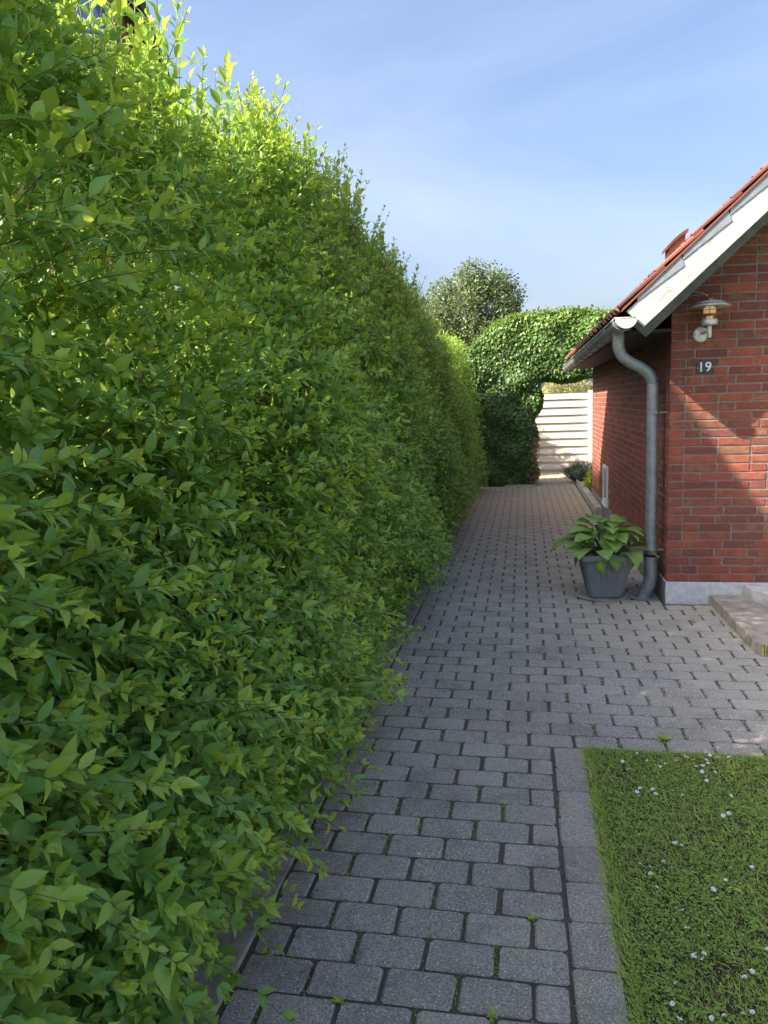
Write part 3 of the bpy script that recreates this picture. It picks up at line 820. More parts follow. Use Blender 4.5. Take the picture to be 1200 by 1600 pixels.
for side_ in (0, 1):
    for c in range(35):
        for r_ in range(rows):
            s0 = r_ * PIT + rnd.uniform(-.006, .006)
            if s0 > length - 0.15: continue
            p = Vector((0.70, RY0 + 0.09 + c * 0.2, ztop(0.70) + 0.028)) + u * s0 + nn * rnd.uniform(-.002, .004)
            T_ = Matrix.Translation(p) @ RotL @ Matrix.Rotation(rnd.uniform(-.012, .012), 4, 'Z')
            if side_: T_ = Matrix.Translation((2 * RIDGE_X, 0, 0)) @ Matrix.Diagonal((-1, 1, 1, 1)) @ T_
            mm = rnd.choice(tms)
            if side_ == 0 and c < 3:
                o = bpy.data.objects.new('roof_tile', mm); link(o, roof); o.matrix_local = T_
            else:
                nb = len(accV); accV += [tuple(T_ @ v.co) for v in mm.vertices]; accF += [tuple(q + nb for q in pl.vertices) for pl in mm.polygons]
me = bpy.data.meshes.new('roof_tiles'); me.from_pydata(accV, [], accF); me.materials.append(mt['tile'])
o = link(bpy.data.objects.new('roof_tiles', me), roof); o['kind'] = 'stuff'
# verge strip under the tiles (the light red edge seen above the flashing)
m = MB().prism([(0.70, ztop(0.70) + 0.029), (RIDGE_X, ztop(RIDGE_X) + 0.029), (RIDGE_X, ztop(RIDGE_X) + 0.048), (0.70, ztop(0.70) + 0.048)], 'y', RY0 - 0.014, RY0 + 0.05)
hb(m, 'verge_strip', 'tile')
m = MB()
for k_ in range(18):
    y = RY0 + k_ * 0.4
    m.lathe([(0.0, 0), (0.10, 0), (0.085, 0.41), (0, .41)], (0, 0, 0), 10, 'y')
    for q in range(len(m.v) - 40, len(m.v)):
        a_, b_, c_ = m.v[q]; m.v[q] = (RIDGE_X + a_, y - b_, ztop(RIDGE_X) + 0.03 + c_)
hb(m, 'ridge_tiles', 'tile', kind='stuff')
# roof vent with curved hood
vy = 8.2; vx = 1.49
vent = hb(MB().box(vx - 0.065, vx + 0.09, vy - 0.1, vy + 0.1, 2.78, 3.07), 'roof_vent', 'vent')
n = 10; poly = []
for i in range(n + 1):
    t = i / n; poly.append((vx - 0.090 + 0.200 * t, 3.085 + 0.165 * t + 0.016 * math.sin(math.pi * t)))
poly2 = [(x_, z_ - 0.022) for x_, z_ in poly[::-1]]
# hood slightly thick, follows the slope
m = MB()
m.prism(([(a_, b_ - .034) for a_, b_ in poly] + poly[::-1]), 'y', vy - 0.125, vy + 0.125)
hb(m, 'vent_hood', 'vent', parent=vent)
m = MB().prism([(vx - 0.064, 3.06), (vx + 0.089, 3.06), (vx + 0.089, 3.215), (vx - 0.02, 3.150), (vx - 0.064, 3.110)], 'y', vy - 0.098, vy + 0.098)
hb(m, 'vent_throat', 'vent', parent=vent)

# gutter, half round, with end cap, beads and brackets
GX, GZ, GR = 0.723, 2.192, 0.072
GY0, GY1 = 5.68, 12.9
def gz(y): return GZ - 0.005 * (y - GY0)
m = MB(); n = 12; ys = [GY0 + (GY1 - GY0) * i / 12 for i in range(13)]
v = []; f = []
for y in ys:
    for r_ in (GR, GR - 0.004):
        for k_ in range(n + 1):
            a = math.pi + math.pi * k_ / n
            v.append((GX + r_ * math.cos(a), y, gz(y) + r_ * math.sin(a)))
w_ = 2 * (n + 1)
for i in range(len(ys) - 1):
    for s_ in (0, n + 1):
        for k_ in range(n):
            q = (i * w_ + s_ + k_, i * w_ + s_ + k_ + 1, (i + 1) * w_ + s_ + k_ + 1, (i + 1) * w_ + s_ + k_)
            f.append(q if s_ else q[::-1])
    f.append((i * w_, i * w_ + n + 1, (i + 1) * w_ + n + 1, (i + 1) * w_)); f.append((i * w_ + n, (i + 1) * w_ + n, (i + 1) * w_ + 2 * n + 1, i * w_ + 2 * n + 1))
gut = hb(MB().add(v, f), 'gutter', 'zinc', True)
for yy, nm in ((GY0, 'gutter_end_cap'), (GY1, 'gutter_end_cap')):
    poly = [(GX + (GR + .002) * math.cos(math.pi + math.pi * k_ / 14), gz(yy) + (GR + .002) * math.sin(math.pi + math.pi * k_ / 14)) for k_ in range(15)]
    m = MB().prism(poly, 'y', yy - 0.006, yy - 0.001)
    hb(m, nm, 'alu', parent=gut)
m = MB().tube([(GX + (GR + .001) * math.cos(math.pi + math.pi * k_ / 14), GY0 - 0.006, GZ + (GR + .001) * math.sin(math.pi + math.pi * k_ / 14)) for k_ in range(15)], 0.004, 6)
m.tube([(GX - GR, GY0 - .006, GZ), (GX + GR, GY0 - .006, GZ)], 0.004, 6)
hb(m, 'cap_rim', 'alu', parent=gut, smooth=True)
m = MB().tube([(GX - GR - 0.002, y, gz(y)) for y in ys], 0.008, 8); hb(m, 'gutter_bead', 'zinc', parent=gut, smooth=True)
y = GY0 + 0.12
while y < GY1:
    pts_ = [(GX + (GR + .004) * math.cos(math.pi + math.pi * k_ / 10), y, gz(y) + (GR + .004) * math.sin(math.pi + math.pi * k_ / 10)) for k_ in range(11)]
    m = MB().tube(pts_, 0.006, 5); hb(m, 'gutter_bracket', 'zinc', parent=gut); y += 0.62
m = MB().lathe([(GR + .005, 0.0), (GR + .006, 0.07), (GR + .003, 0.075)], (0, 0, 0), 28, 'y')
vv = []; keep_f = []
m2 = MB(); vsel = [(GX + a_, GY0 + 0.11 - b_, GZ + c_) for a_, b_, c_ in m.v]
m2.add(vsel, [q for q in m.f if all(m.v[i][2] < 0.004 for i in q)])
hb(m2, 'gutter_joint', 'zinc', parent=gut, smooth=True)

# downpipe with swan neck, sockets, clips and shoe
def smooth_path(p, n=8):
    p = [Vector(q) for q in p]; out = []
    for i in range(len(p) - 1):
        p0, p1, p2, p3 = p[max(i - 1, 0)], p[i], p[i + 1], p[min(i + 2, len(p) - 1)]
        for k_ in range(n):
            t = k_ / n
            out.append(0.5 * ((2 * p1) + (-p0 + p2) * t + (2 * p0 - 5 * p1 + 4 * p2 - p3) * t * t + (-p0 + 3 * p1 - 3 * p2 + p3) * t ** 3))
    out.append(p[-1]); return out
pr_ = 0.0445
dp = smooth_path([(0.735, 6.22, 2.16), (0.735, 6.22, 2.08), (0.738, 6.225, 2.02), (0.765, 6.23, 1.955), (0.825, 6.24, 1.905), (0.90, 6.25, 1.865), (0.965, 6.262, 1.815), (1.0, 6.268, 1.745), (1.004, 6.27, 1.67), (1.008, 6.27, 1.0), (1.012, 6.27, 0.28)], 6)
pipe = hb(MB().tube(dp, pr_, 20), 'downpipe', 'zinc', True)
sh = smooth_path([(1.012, 6.27, 0.36), (1.012, 6.27, 0.20), (1.005, 6.275, 0.13), (0.975, 6.283, 0.055), (0.955, 6.288, -0.02)], 6)
o = hb(MB().tube(sh, 0.052, 20), 'pipe_shoe', 'zinc', True, parent=pipe)
m = MB().lathe([(0.052, 0), (0.056, 0.002), (0.056, 0.02), (0.052, 0.022)], (1.012, 6.27, 0.352), 20); hb(m, 'pipe_collar', 'black', parent=pipe)
m = MB().lathe([(0.047, 0), (0.049, 0.002), (0.049, 0.016), (0.047, 0.018)], (1.006, 6.27, 1.50), 20); m.box(1.05, HX + .004, 6.262, 6.278, 1.503, 1.515); m.box(1.0, 1.03, 6.205, 6.225, 1.498, 1.522); hb(m, 'pipe_clip', 'zinc', parent=pipe)
m = MB().lathe([(0.047, 0), (0.049, 0.002), (0.049, 0.016), (0.047, 0.018)], (1.011, 6.27, 0.40), 20); m.box(1.05, HX + .004, 6.262, 6.278, 0.403, 0.415); hb(m, 'pipe_clip', 'zinc', parent=pipe)
m = MB().lathe([(0.0461, 0), (0.0475, 0.002), (0.0475, 0.012), (0.0461, 0.014)], (0.9, 6.25, 1.0), 20)
o = hb(MB().lathe([(0.05, 0.0), (0.10, 0.004), (0.115, 0.0005)], (0.965, 6.285, 0.006), 18), 'drain_collar', 'zinc', True, parent=pipe)

# white plinth return beside the step, concrete step
m = MB().prism([(1.682, 6.131), (1.695, 5.98), (1.90, 5.56), (2.3, 5.56), (2.3, 6.131)], 'z', -0.05, PZ - 0.012)
o = hb(m, 'plinth', 'plinth'); bevel(o, .006)
step_o = MB().prism([(1.437, 6.128), (1.437, 4.94), (1.452, 4.905), (1.50, 4.885), (2.6, 4.86), (2.6, 5.55), (1.893, 5.55), (1.688, 5.97), (1.674, 6.128)][::-1], 'z', -0.05, 0.078).build('concrete_step', mt['step'])
tag(step_o, 'low weathered concrete step in front of the white plinth, yellow lichen at its corner', 'step'); bevel(step_o, .006)
st = MB(); 
for k_ in range(7):
    xx = 1.462 + k_ * 0.017 + rnd.uniform(-.004, .004); st.box(xx, xx + rnd.uniform(.006, .012), 4.876 - 0.004, 4.905, rnd.uniform(0.0, 0.03), 0.0795)
o = st.build('lichen', mt['stain'], step_o)

# wall lamp ---------------------------------------------------------------------------
LX, LZ = 1.318, 2.085
lamp = empty('wall_lamp', (LX, HY, LZ)); tag(lamp, 'galvanised wall lamp with double round shade and amber bulb above the house number', 'lamp')
def lb(mb, name, mat, smooth=True, parent=None):
    o = mb.build(name, mt[mat], parent or lamp, smooth)
    if parent is None: o.location = (-LX, -HY, -LZ)
    return o
FX, FY = 1.352, HY - 0.13      # axis of the lantern
lb(MB().lathe([(0.0001, 0.020), (0.045, 0.018), (0.056, 0.012), (0.058, 0.0)], (LX, HY - 0.001, LZ), 28, 'y'), 'wall_plate', 'alu')
m = MB().lathe([(0.0001, 0.024), (0.004, 0.023), (0.005, 0.019)], (LX - 0.04, HY, LZ + 0.002), 8, 'y'); lb(m, 'screw', 'black')
lb(MB().tube([(LX + .008, HY - 0.015, LZ + .004), (FX, FY + .012, LZ + 0.012)], 0.013, 12).tube([(FX, FY, LZ - 0.035), (FX, FY, LZ + 0.06)], 0.0175, 14), 'arm', 'alu')
z0 = LZ + 0.058
lb(MB().lathe([(0.0001, 0), (0.052, 0.0), (0.056, 0.004), (0.056, 0.036), (0.050, 0.040), (0.0001, 0.040)], (FX, FY, z0), 28), 'lamp_base', 'alu')
lb(MB().lathe([(0.044, 0.041), (0.044, 0.135)], (FX, FY, z0), 24), 'lamp_glass', 'lampglass')
lb(MB().lathe([(0.0001, 0.042), (0.014, 0.044), (0.014, 0.058), (0.022, 0.068), (0.034, 0.088), (0.035, 0.102), (0.028, 0.12), (0.012, 0.132), (0.0001, 0.134)], (FX, FY, z0), 18), 'bulb', 'bulb')
m = MB()
for k_ in range(6):
    a = k_ * math.pi / 3 + 0.3; m.tube([(FX + 0.052 * math.cos(a), FY + 0.052 * math.sin(a), z0 + 0.038), (FX + 0.052 * math.cos(a), FY + 0.052 * math.sin(a), z0 + 0.150)], 0.0026, 6)
for zz in (0.07, 0.105):
    m.tube([(FX + 0.052 * math.cos(t * math.pi / 12), FY + 0.052 * math.sin(t * math.pi / 12), z0 + zz) for t in range(25)], 0.0022, 5)
lb(m, 'cage', 'copper')
lb(MB().lathe([(0.0001, 0.158), (0.06, 0.156), (0.11, 0.146), (0.148, 0.128), (0.148, 0.126), (0.11, 0.143), (0.06, 0.153), (0.0001, 0.155)], (FX, FY, z0), 40), 'lamp_shade', 'alu')
lb(MB().lathe([(0.0001, 0.176), (0.05, 0.174), (0.085, 0.166), (0.112, 0.153), (0.112, 0.151), (0.05, 0.171), (0.0001, 0.173)], (FX, FY, z0), 40), 'lamp_shade', 'alu')
lb(MB().lathe([(0.036, 0.175), (0.036, 0.188), (0.02, 0.202), (0.0001, 0.206)], (FX, FY, z0), 20), 'cap', 'copper')
lb(MB().lathe([(0.05, 0.06), (0.088, 0.075), (0.088, 0.073), (0.05, 0.058)], (FX, FY, z0), 30), 'lower_ring', 'copper')
lb(MB().tube(smooth_path([(FX - .005, FY + .004, z0 + 0.19), (FX - 0.03, FY + 0.03, z0 + 0.225), (1.26, HY - 0.05, 2.392), (1.17, HY - 0.02, 2.40), (1.06, HY - 0.015, 2.36)], 6), 0.0045, 6), 'cable', 'alu')

# house number -----------------------------------------------------------------------
plate = MB().prism([(1.297, 1.797), (1.419, 1.797), (1.419, 1.882), (1.297, 1.882)], 'y', HY - 0.014, HY - 0.006).build('house_number_plate', mt['enamel'])
bevel(plate, .003); tag(plate, 'dark enamel house number plate reading 19 below the wall lamp', 'number plate')
fc = bpy.data.curves.new('number', 'FONT'); fc.body = '19'; fc.size = 0.098; fc.extrude = 0.001; fc.offset = 0.0012; fc.align_x = 'CENTER'; fc.align_y = 'CENTER'; fc.space_character = 1.05
tmp = bpy.data.objects.new('tmp_number', fc); COL.objects.link(tmp); bpy.context.view_layer.update()
me = bpy.data.meshes.new_from_object(tmp.evaluated_get(bpy.context.evaluated_depsgraph_get())); bpy.data.objects.remove(tmp)
me.materials.clear(); me.materials.append(mt['digit'])
o = link(bpy.data.objects.new('number', me), plate); o.location = (1.353, HY - 0.0155, 1.840); o.rotation_euler = (math.pi / 2, 0, 0); o['label'] = 'white numerals 19'
m = MB().lathe([(0.0001, 0.003), (0.003, 0.002), (0.004, 0)], (1.411, HY - 0.014, 1.84), 8, 'y').lathe([(0.0001, 0.003), (0.003, 0.002), (0.004, 0)], (1.304, HY - 0.014, 1.835), 8, 'y')
m.build('screw', mt['alu'], plate)

# ------------------------------------------------------------------ planter with hosta
PXc, PYc = 0.655, 6.36
potr = empty('planter', (PXc, PYc, 0)); tag(potr, 'square tapered grey planter with ribbed sides standing by the downpipe', 'planter')
potr.rotation_euler = (0, 0, math.radians(4))
def sq_ring(h, z, c=0.02, ribs=False):
    pts_ = []
    for sx, sy in ((-1, -1), (1, -1), (1, 1), (-1, 1)):
        if (sx * sy) > 0: pts_ += [(sx * h, sy * (h - c), z), (sx * (h - c), sy * h, z)]
        else: pts_ += [(sx * (h - c), sy * h, z), (sx * h, sy * (h - c), z)]
    return pts_
v = []; lv = [(0.116, 0.012), (0.126, 0.0125), (0.193, 0.33), (0.218, 0.331), (0.226, 0.345), (0.226, 0.368), (0.216, 0.378), (0.198, 0.378), (0.19, 0.33)]
for h_, z_ in lv: v += sq_ring(h_, z_)
f = [tuple(range(8))[::-1]]
for a in range(len(lv) - 1): f += [(a * 8 + i, a * 8 + (i + 1) % 8, a * 8 + 8 + (i + 1) % 8, a * 8 + 8 + i) for i in range(8)]
body = MB().add(v, f).build('pot_body', mt['pot'], potr); bevel(body, .004)
m = MB()
for side_i in range(4):
    ca, sa = math.cos(side_i * math.pi / 2), math.sin(side_i * math.pi / 2)
    for k_ in range(11):
        t = (k_ - 5) / 5.0 * 0.84
        bx0 = t * 0.124; tx0 = t * 0.186; hw = 0.0028
        q = [(bx0 - hw, -0.1275, 0.035), (bx0 + hw, -0.1275, 0.035), (tx0 + hw, -0.1915, 0.318), (tx0 - hw, -0.1915, 0.318), (bx0 - hw, -0.1345, 0.037), (bx0 + hw, -0.1345, 0.037), (tx0 + hw, -0.1955, 0.316), (tx0 - hw, -0.1955, 0.316)]
        m.add([(x_ * ca - y_ * sa, x_ * sa + y_ * ca, z_) for x_, y_, z_ in q], [(4, 5, 6, 7), (0, 1, 5, 4), (1, 2, 6, 5), (2, 3, 7, 6), (3, 0, 4, 7)])
ribs = m.build('ribs', mt['pot'], potr)
m = MB().add([(-.19, -.19, .335), (.19, -.19, .335), (.19, .19, .335), (-.19, .19, .335)], [(0, 1, 2, 3)]); m.build('potting_soil', mt['soil'], potr)
sau = MB().lathe([(0.0001, 0.001), (0.185, 0.001), (0.205, 0.009), (0.212, 0.009), (0.205, 0.0005)], (PXc - 0.02, PYc - 0.03, 0.0035), 36).build('saucer', mt['step'], None, True)
tag(sau, 'flat dirty round saucer under the grey planter', 'saucer')

def hosta_leaf_mesh(seed, L=1.0, W=0.6):
    r = random.Random(seed); nu, nv = 8, 6; v = []; f = []; tint = []
    curl = r.uniform(0.22, 0.5)
    for i in range(nu + 1):
        t = i / nu
        w = W * 0.5 * (math.sin(math.pi * min(1, t ** 0.62)) ** 0.75 if 0 < t < 1 else 0.0) * (1.0 if t < .7 else 1 - (t - .7) * .6)
        a = curl * t * 1.6; x_ = math.sin(a) / (curl * 1.6); z_ = -(1 - math.cos(a)) / (curl * 1.6)
        back = -0.06 * (1 if i == 0 else 0)
        for j in range(nv + 1):
            s_ = (j / nv - .5) * 2
            rip = 0.010 * math.cos(j * math.pi) * math.sin(math.pi * t)
            v.append((s_ * w, L * (x_ - (0.05 * abs(s_) if t < .3 else 0)), L * z_ + 0.16 * W * abs(s_) ** 1.3 * math.sin(math.pi * t) + rip - 0.10 * W * abs(s_) ** 3))
            tint.append(0.25 + 0.35 * (1 - abs(s_)) ** 2 + r.uniform(-.05, .05) + (0.2 if j in (0, nv) else 0))
    f = [(i * (nv + 1) + j, i * (nv + 1) + j + 1, (i + 1) * (nv + 1) + j + 1, (i + 1) * (nv + 1) + j) for i in range(nu) for j in range(nv)]
    m_ = MB().add(v, f).mesh('leaf', mt['hosta'], True)
    b_ = r.choice([-0.15, 0.0, 0.1, 0.3])
    a_ = m_.attributes.new('tint', 'FLOAT', 'POINT'); a_.data.foreach_set('value', [t_ + b_ for t_ in tint])
    return m_
hl = [hosta_leaf_mesh(i, 1, 0.74 + 0.06 * (i % 3)) for i in range(8)]
hosta = empty('hosta', (PXc, PYc, 0.335)); tag(hosta, 'leafy green hosta growing in the grey planter by the downpipe', 'plant')
r_ = random.Random(5); stalks = MB()
specs = []
for i in range(18): specs.append((i / 18 * 2 * math.pi + r_.uniform(-.2, .2), r_.uniform(.19, .27), r_.uniform(.07, .17), r_.uniform(.15, .195), -0.05))
for i in range(19): specs.append((i / 19 * 2 * math.pi + .2 + r_.uniform(-.25, .25), r_.uniform(.12, .20), r_.uniform(.16, .27), r_.uniform(.14, .19), 0.18))
for i in range(14): specs.append((i / 14 * 2 * math.pi + r_.uniform(-.3, .3), r_.uniform(.03, .11), r_.uniform(.22, .33), r_.uniform(.12, .16), 0.35))
for i in range(6): specs.append((-math.pi / 2 + (i - 2.5) * .45, r_.uniform(.20, .225), r_.uniform(.03, .07), r_.uniform(.11, .15), -0.9))
for i in range(16): specs.append((r_.uniform(0, 6.28), r_.uniform(.06, .21), r_.uniform(.10, .25), r_.uniform(.12, .165), r_.uniform(-.75, -.3)))
for (a, rad, z_, L_, tilt) in specs:
    ca, sa = math.cos(a), math.sin(a)
    o = link(bpy.data.objects.new('leaf', r_.choice(hl)), hosta)
    L_ *= 1.08; o.scale = (L_, L_, L_); o.location = (ca * rad, sa * rad, z_)
    o.rotation_mode = 'XYZ'
    o.rotation_euler = (tilt + r_.uniform(-.2, .2), r_.uniform(-.45, .45), a - math.pi / 2 + r_.uniform(-.25, .25))
    stalks.tube(smooth_path([(ca * .02, sa * .02, -0.0), (ca * rad * .5, sa * rad * .5, z_ * .75), (ca * rad, sa * rad, z_)], 4), 0.0032, 5)
o = stalks.build('stalks', mt['hosta'], hosta, True)
fs = MB()
for i in range(3):
    fs.tube([(0.02 * i - .01, -0.02, 0.1), (0.03 * i - .02, -0.04 - .01 * i, 0.27 + .02 * i)], 0.0028, 5)
    for k_ in range(6): fs.lathe([(0.0001, 0), (0.006, .006), (0.006, .014), (0.0001, .022)], (0.03 * i - .02 + r_.uniform(-.014, .014), -0.045 - .01 * i + r_.uniform(-.014, .014), 0.235 + .02 * i + r_.uniform(-.02, .03)), 6)
fs.build('flower_buds', mt['mauve'], hosta)

# ------------------------------------------------------------------ privet hedge
hedge = empty('privet_hedge', (-1.6, 6, 0)); tag(hedge, 'tall untrimmed green privet hedge running along the left of the path', 'hedge')
def face_x(y, z):
    zz = np.clip(z, 0, 3.4)
    b = np.interp(zz, [0, .25, .6, 1.6, 2.3, 2.8, 3.2, 3.5], [-.86, -.79, -.79, -.88, -1.01, -1.19, -1.47, -1.9])
    n_ = 0.045 * np.sin(y * 2.3 + 1.3 * np.sin(z * 2.1)) + 0.05 * np.sin(z * 4.1 + y * 1.7 + 2) + 0.04 * np.sin(y * 6.1 - z * 3.3)
    far = np.interp(y, [8, 13.6], [0, 0.05]) + np.interp(y, [1.5, 3.6], [.09, 0.0]) * np.interp(zz, [.1, .9, 1.3], [1, .7, 0]) + np.interp(y, [2.5, 4.0, 9.0, 11.0], [0, .06, .06, 0]) * np.interp(zz, [.1, .5, 1.1], [1, .8, 0])
    return b + n_ * 0.9 + far
def top_z(x, y):
    return 3.02 + 0.12 * np.sin(y * 1.4 + 1) + 0.08 * np.sin(y * 3.7 + x * 5) - np.interp(y, [7.6, 9.8], [0, 0.50]) - np.interp(y, [-1, 2.2, 4.4], [.28, .24, 0.0]) - np.clip(-1.55 - x, 0, 1) * 1.2
def fill_top(y):
    return 2.42 + 0.1 * np.sin(y * 1.9) - np.interp(y, [7.6, 9.8], [0, 0.25]) - np.interp(y, [2.8, 4.4], [.52, 0])
def shoots(root, dr, length, K, leafL, young, droop, lod, stem_w=None):
    """opposite-leaved shoots -> leaf arrays"""
    S = len(root); dr = nrm(dr)
    ref = nrm(rng.normal(0, 1, (S, 3)) + np.array([0, 0, .01]))
    s0 = nrm(np.cross(dr, ref)); s1 = np.cross(dr, s0)
    out = []
    vig = rng.uniform(.72, 1.15, S)
    for k_ in range(K):
        t = (k_ + 0.6) / K
        pos = root + dr * (length * t)[:, None] - np.array([0, 0, 1.0]) * (droop * length * t * t)[:, None]
        flip = s0 if k_ % 2 == 0 else s1
        mid = 1 - abs(t - .5) * 1.1
        for sg in (-1, 1):
            ang = rng.uniform(.65, 1.15, S) * (1 - .35 * t)
            d = dr * np.cos(ang)[:, None] + sg * flip * np.sin(ang)[:, None] + rng.normal(0, .16, (S, 3))
            d[:, 2] -= droop * 0.45 - 0.12
            N_ = dr * 0.55 + np.array([0.25, 0, 0.75]) + rng.normal(0, .28, (S, 3))
            L_ = leafL * rng.uniform(.6, 1.2, S) * (0.55 + .5 * mid) * vig
            tt = 0.28 + rng.normal(0, .12, S) + young * t ** 2.2
            out.append((pos, d, N_, L_, tt))
    # tip leaves
    for q in range(3):
        pos = root + dr * length[:, None] - np.array([0, 0, 1.0]) * (droop * length)[:, None]
        d = dr + rng.normal(0, .38, (S, 3)) + np.array([0, 0, .25])
        out.append((pos, d, rng.normal(0, 1, (S, 3)) + np.array([0, 0, .8]), leafL * rng.uniform(.3, .5, S), 0.45 + young * rng.uniform(.7, 1.3, S)))
    P_, D_, N_, L_, T_ = [np.concatenate([o_[i] for o_ in out]) for i in range(5)]
    return P_, D_, N_, L_, np.clip(T_, 0, 1)
def stems_geo(root, dr, length, droop, w):
    """thin three-sided twigs"""
    S = len(root); dr = nrm(dr); ref = nrm(rng.normal(0, 1, (S, 3))); a = nrm(np.cross(dr, ref)); b = np.cross(dr, a)
    V = []
    for t, s in ((-.25, 1.0), (.5, .75), (1.0, .4)):
        c = root + dr * (length * t)[:, None] - np.array([0, 0, 1.0]) * (droop * length * max(t, 0) ** 2)[:, None]
        for q in range(3):
            an = q * 2.094; V.append(c + (a * math.cos(an) + b * math.sin(an)) * w * s)
    V = np.stack(V, 1); f = []
    for r0 in (0, 3):
        for q in range(3):
            q2 = (q + 1) % 3; f += [(r0 + q, r0 + q2, r0 + 3 + q2), (r0 + q, r0 + 3 + q2, r0 + 3 + q)]
    F = (np.array(f)[None] + (np.arange(S) * 9)[:, None, None]).reshape(-1, 3)
    return V.reshape(-1, 3), F, np.full(S * 9, .5)
LV = []; STG = []
def add_zone(y0, y1, n_face, lod, leafL):
    # side face
    n = n_face
    y = rng.uniform(y0, y1, n); z = rng.uniform(0.07, 1.0, n) ; z = .05 + z * (2.95 - np.interp(y, [7.6, 9.8], [0, 0.45]) - np.interp(y, [2.8, 4.4], [.42, 0]))
    depth = np.abs(rng.normal(0, .11, n))
    length = rng.uniform(.14, .27, n)
    x = face_x(y, z) - depth - length * .75 + rng.normal(0, .02, n)
    long_ = rng.random(n) < 0.10
    length = np.where(long_, length * 1.45, length)
    up = np.interp(z, [0, .8, 2.0, 3.0], [-.05, .15, .55, 1.2])
    dr = np.stack([np.ones(n), rng.normal(-.05, .42, n), up + rng.normal(0, .28, n)], 1)
    droop = np.interp(z, [0, 1.5, 3], [.30, .20, .05]) * rng.uniform(.5, 1.3, n)
    young = np.where(rng.random(n) < .5, .85, .3)
    root = np.stack([x, y, z], 1)
    K = 6 if lod == 1 else 5
    g_ = shoots(root, dr, length, K, leafL, young, droop, lod)
    LV.append((g_, lod)); STG.append(stems_geo(root, dr, length, droop, 0.0015 if lod else .0022))
    # inner fill, darker older leaves
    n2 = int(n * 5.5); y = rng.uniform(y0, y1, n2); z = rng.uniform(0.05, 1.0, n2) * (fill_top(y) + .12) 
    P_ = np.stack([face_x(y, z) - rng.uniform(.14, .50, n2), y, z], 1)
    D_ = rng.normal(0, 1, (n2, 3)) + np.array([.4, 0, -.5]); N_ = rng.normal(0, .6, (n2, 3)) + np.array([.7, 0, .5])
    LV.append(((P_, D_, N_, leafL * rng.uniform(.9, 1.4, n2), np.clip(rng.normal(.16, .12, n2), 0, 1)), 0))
    # top
    n3 = int(n * (.17 if lod == 1 else .36)); y = rng.uniform(y0, y1, n3); x = -1.18 - 0.80 * rng.beta(1.0, 1.5, n3)
    z = top_z(x, y) + rng.uniform(-.45, .0, n3) - np.interp(x, [-1.6, -1.15], [0, .22])
    length = rng.uniform(.20, .38, n3) * (1.25 if lod == 1 else 1.0) * np.where(rng.random(n3) < .2, 1.2, 1)
    dr = np.stack([rng.normal(.18, .22, n3), rng.normal(0, .25, n3), np.ones(n3)], 1)
    root = np.stack([x, y, z], 1); dro = np.full(n3, .02)
    g_ = shoots(root, dr, length, K + 1, leafL * .95, np.full(n3, .8), dro, lod)
    LV.append((g_, lod)); STG.append(stems_geo(root, dr, length, dro, 0.0026))
add_zone(0.35, 4.2, 4100, 1, 0.058)
add_zone(4.2, 8.0, 3100, 0.5, 0.056)
add_zone(8.0, HEDGE_Y1, 3700, 0, 0.060)
add_zone(HEDGE_Y0, 0.35, 1000, 0, 0.070)
# far end cap and back face of the hedge
n = 9000; P_ = np.stack([rng.uniform(-2.1, -.95, n), HEDGE_Y1 + rng.normal(-.05, .1, n), rng.uniform(.1, 2.35, n)], 1)
LV.append(((P_, rng.normal(0, 1, (n, 3)), rng.normal(0, .6, (n, 3)) + np.array([.2, .8, .4]), .065 * rng.uniform(.8, 1.3, n), rng.uniform(0, .5, n)), 0))
n = 26000; y = rng.uniform(HEDGE_Y0, HEDGE_Y1, n); z = rng.uniform(.02, 1, n) * fill_top(y)
P_ = np.stack([-2.05 + rng.normal(0, .1, n), y, z], 1)
LV.append(((P_, rng.normal(0, 1, (n, 3)), rng.normal(0, .6, (n, 3)) + np.array([-.8, 0, .4]), .07 * rng.uniform(.8, 1.3, n), rng.uniform(0, .5, n)), 0))
# dense oversized leaves deep inside, added to stop sun leaking through the hedge
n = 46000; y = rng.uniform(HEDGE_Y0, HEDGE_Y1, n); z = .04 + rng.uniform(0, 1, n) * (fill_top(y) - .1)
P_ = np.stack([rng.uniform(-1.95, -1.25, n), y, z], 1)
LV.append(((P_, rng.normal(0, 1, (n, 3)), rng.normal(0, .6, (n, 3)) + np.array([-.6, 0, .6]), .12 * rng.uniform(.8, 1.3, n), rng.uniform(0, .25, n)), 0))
# long single shoots that stand above the outline (seen against the sky)
tall = [(-1.16, 2.32, 2.75, .50), (-1.22, 2.62, 2.70, .44), (-1.12, 2.95, 2.62, .36), (-1.25, 2.18, 2.72, .55), (-1.35, 1.95, 2.75, .5), (-1.18, 3.35, 2.66, .34), (-1.15, 3.9, 2.7, .33), (-1.2, 4.4, 2.78, .36), (-1.2, 4.9, 2.78, .34),
        (-1.3, 5.4, 2.9, .3), (-1.25, 6.0, 2.85, .33), (-1.2, 6.6, 2.8, .34), (-1.2, 7.3, 2.8, .33), (-1.3, 2.5, 2.8, .45), (-1.5, 2.3, 2.85, .5), (-1.5, 2.7, 2.9, .42), (-1.4, 3.1, 2.9, .4)]
T_ = np.array(tall); root = T_[:, :3].copy(); n = len(root)
dr = np.stack([rng.normal(.06, .07, n), rng.normal(0, .08, n), np.ones(n)], 1); ln = T_[:, 3]; dro = np.full(n, .01)
LV.append((shoots(root, dr, ln, 11, .066, np.full(n, .7), dro, 1), 1)); STG.append(stems_geo(root, dr, ln, dro, .0028))
n = 120; y = rng.uniform(.8, 3.4, n); root = np.stack([rng.uniform(-1.75, -1.08, n), y, rng.uniform(2.15, 2.5, n)], 1)
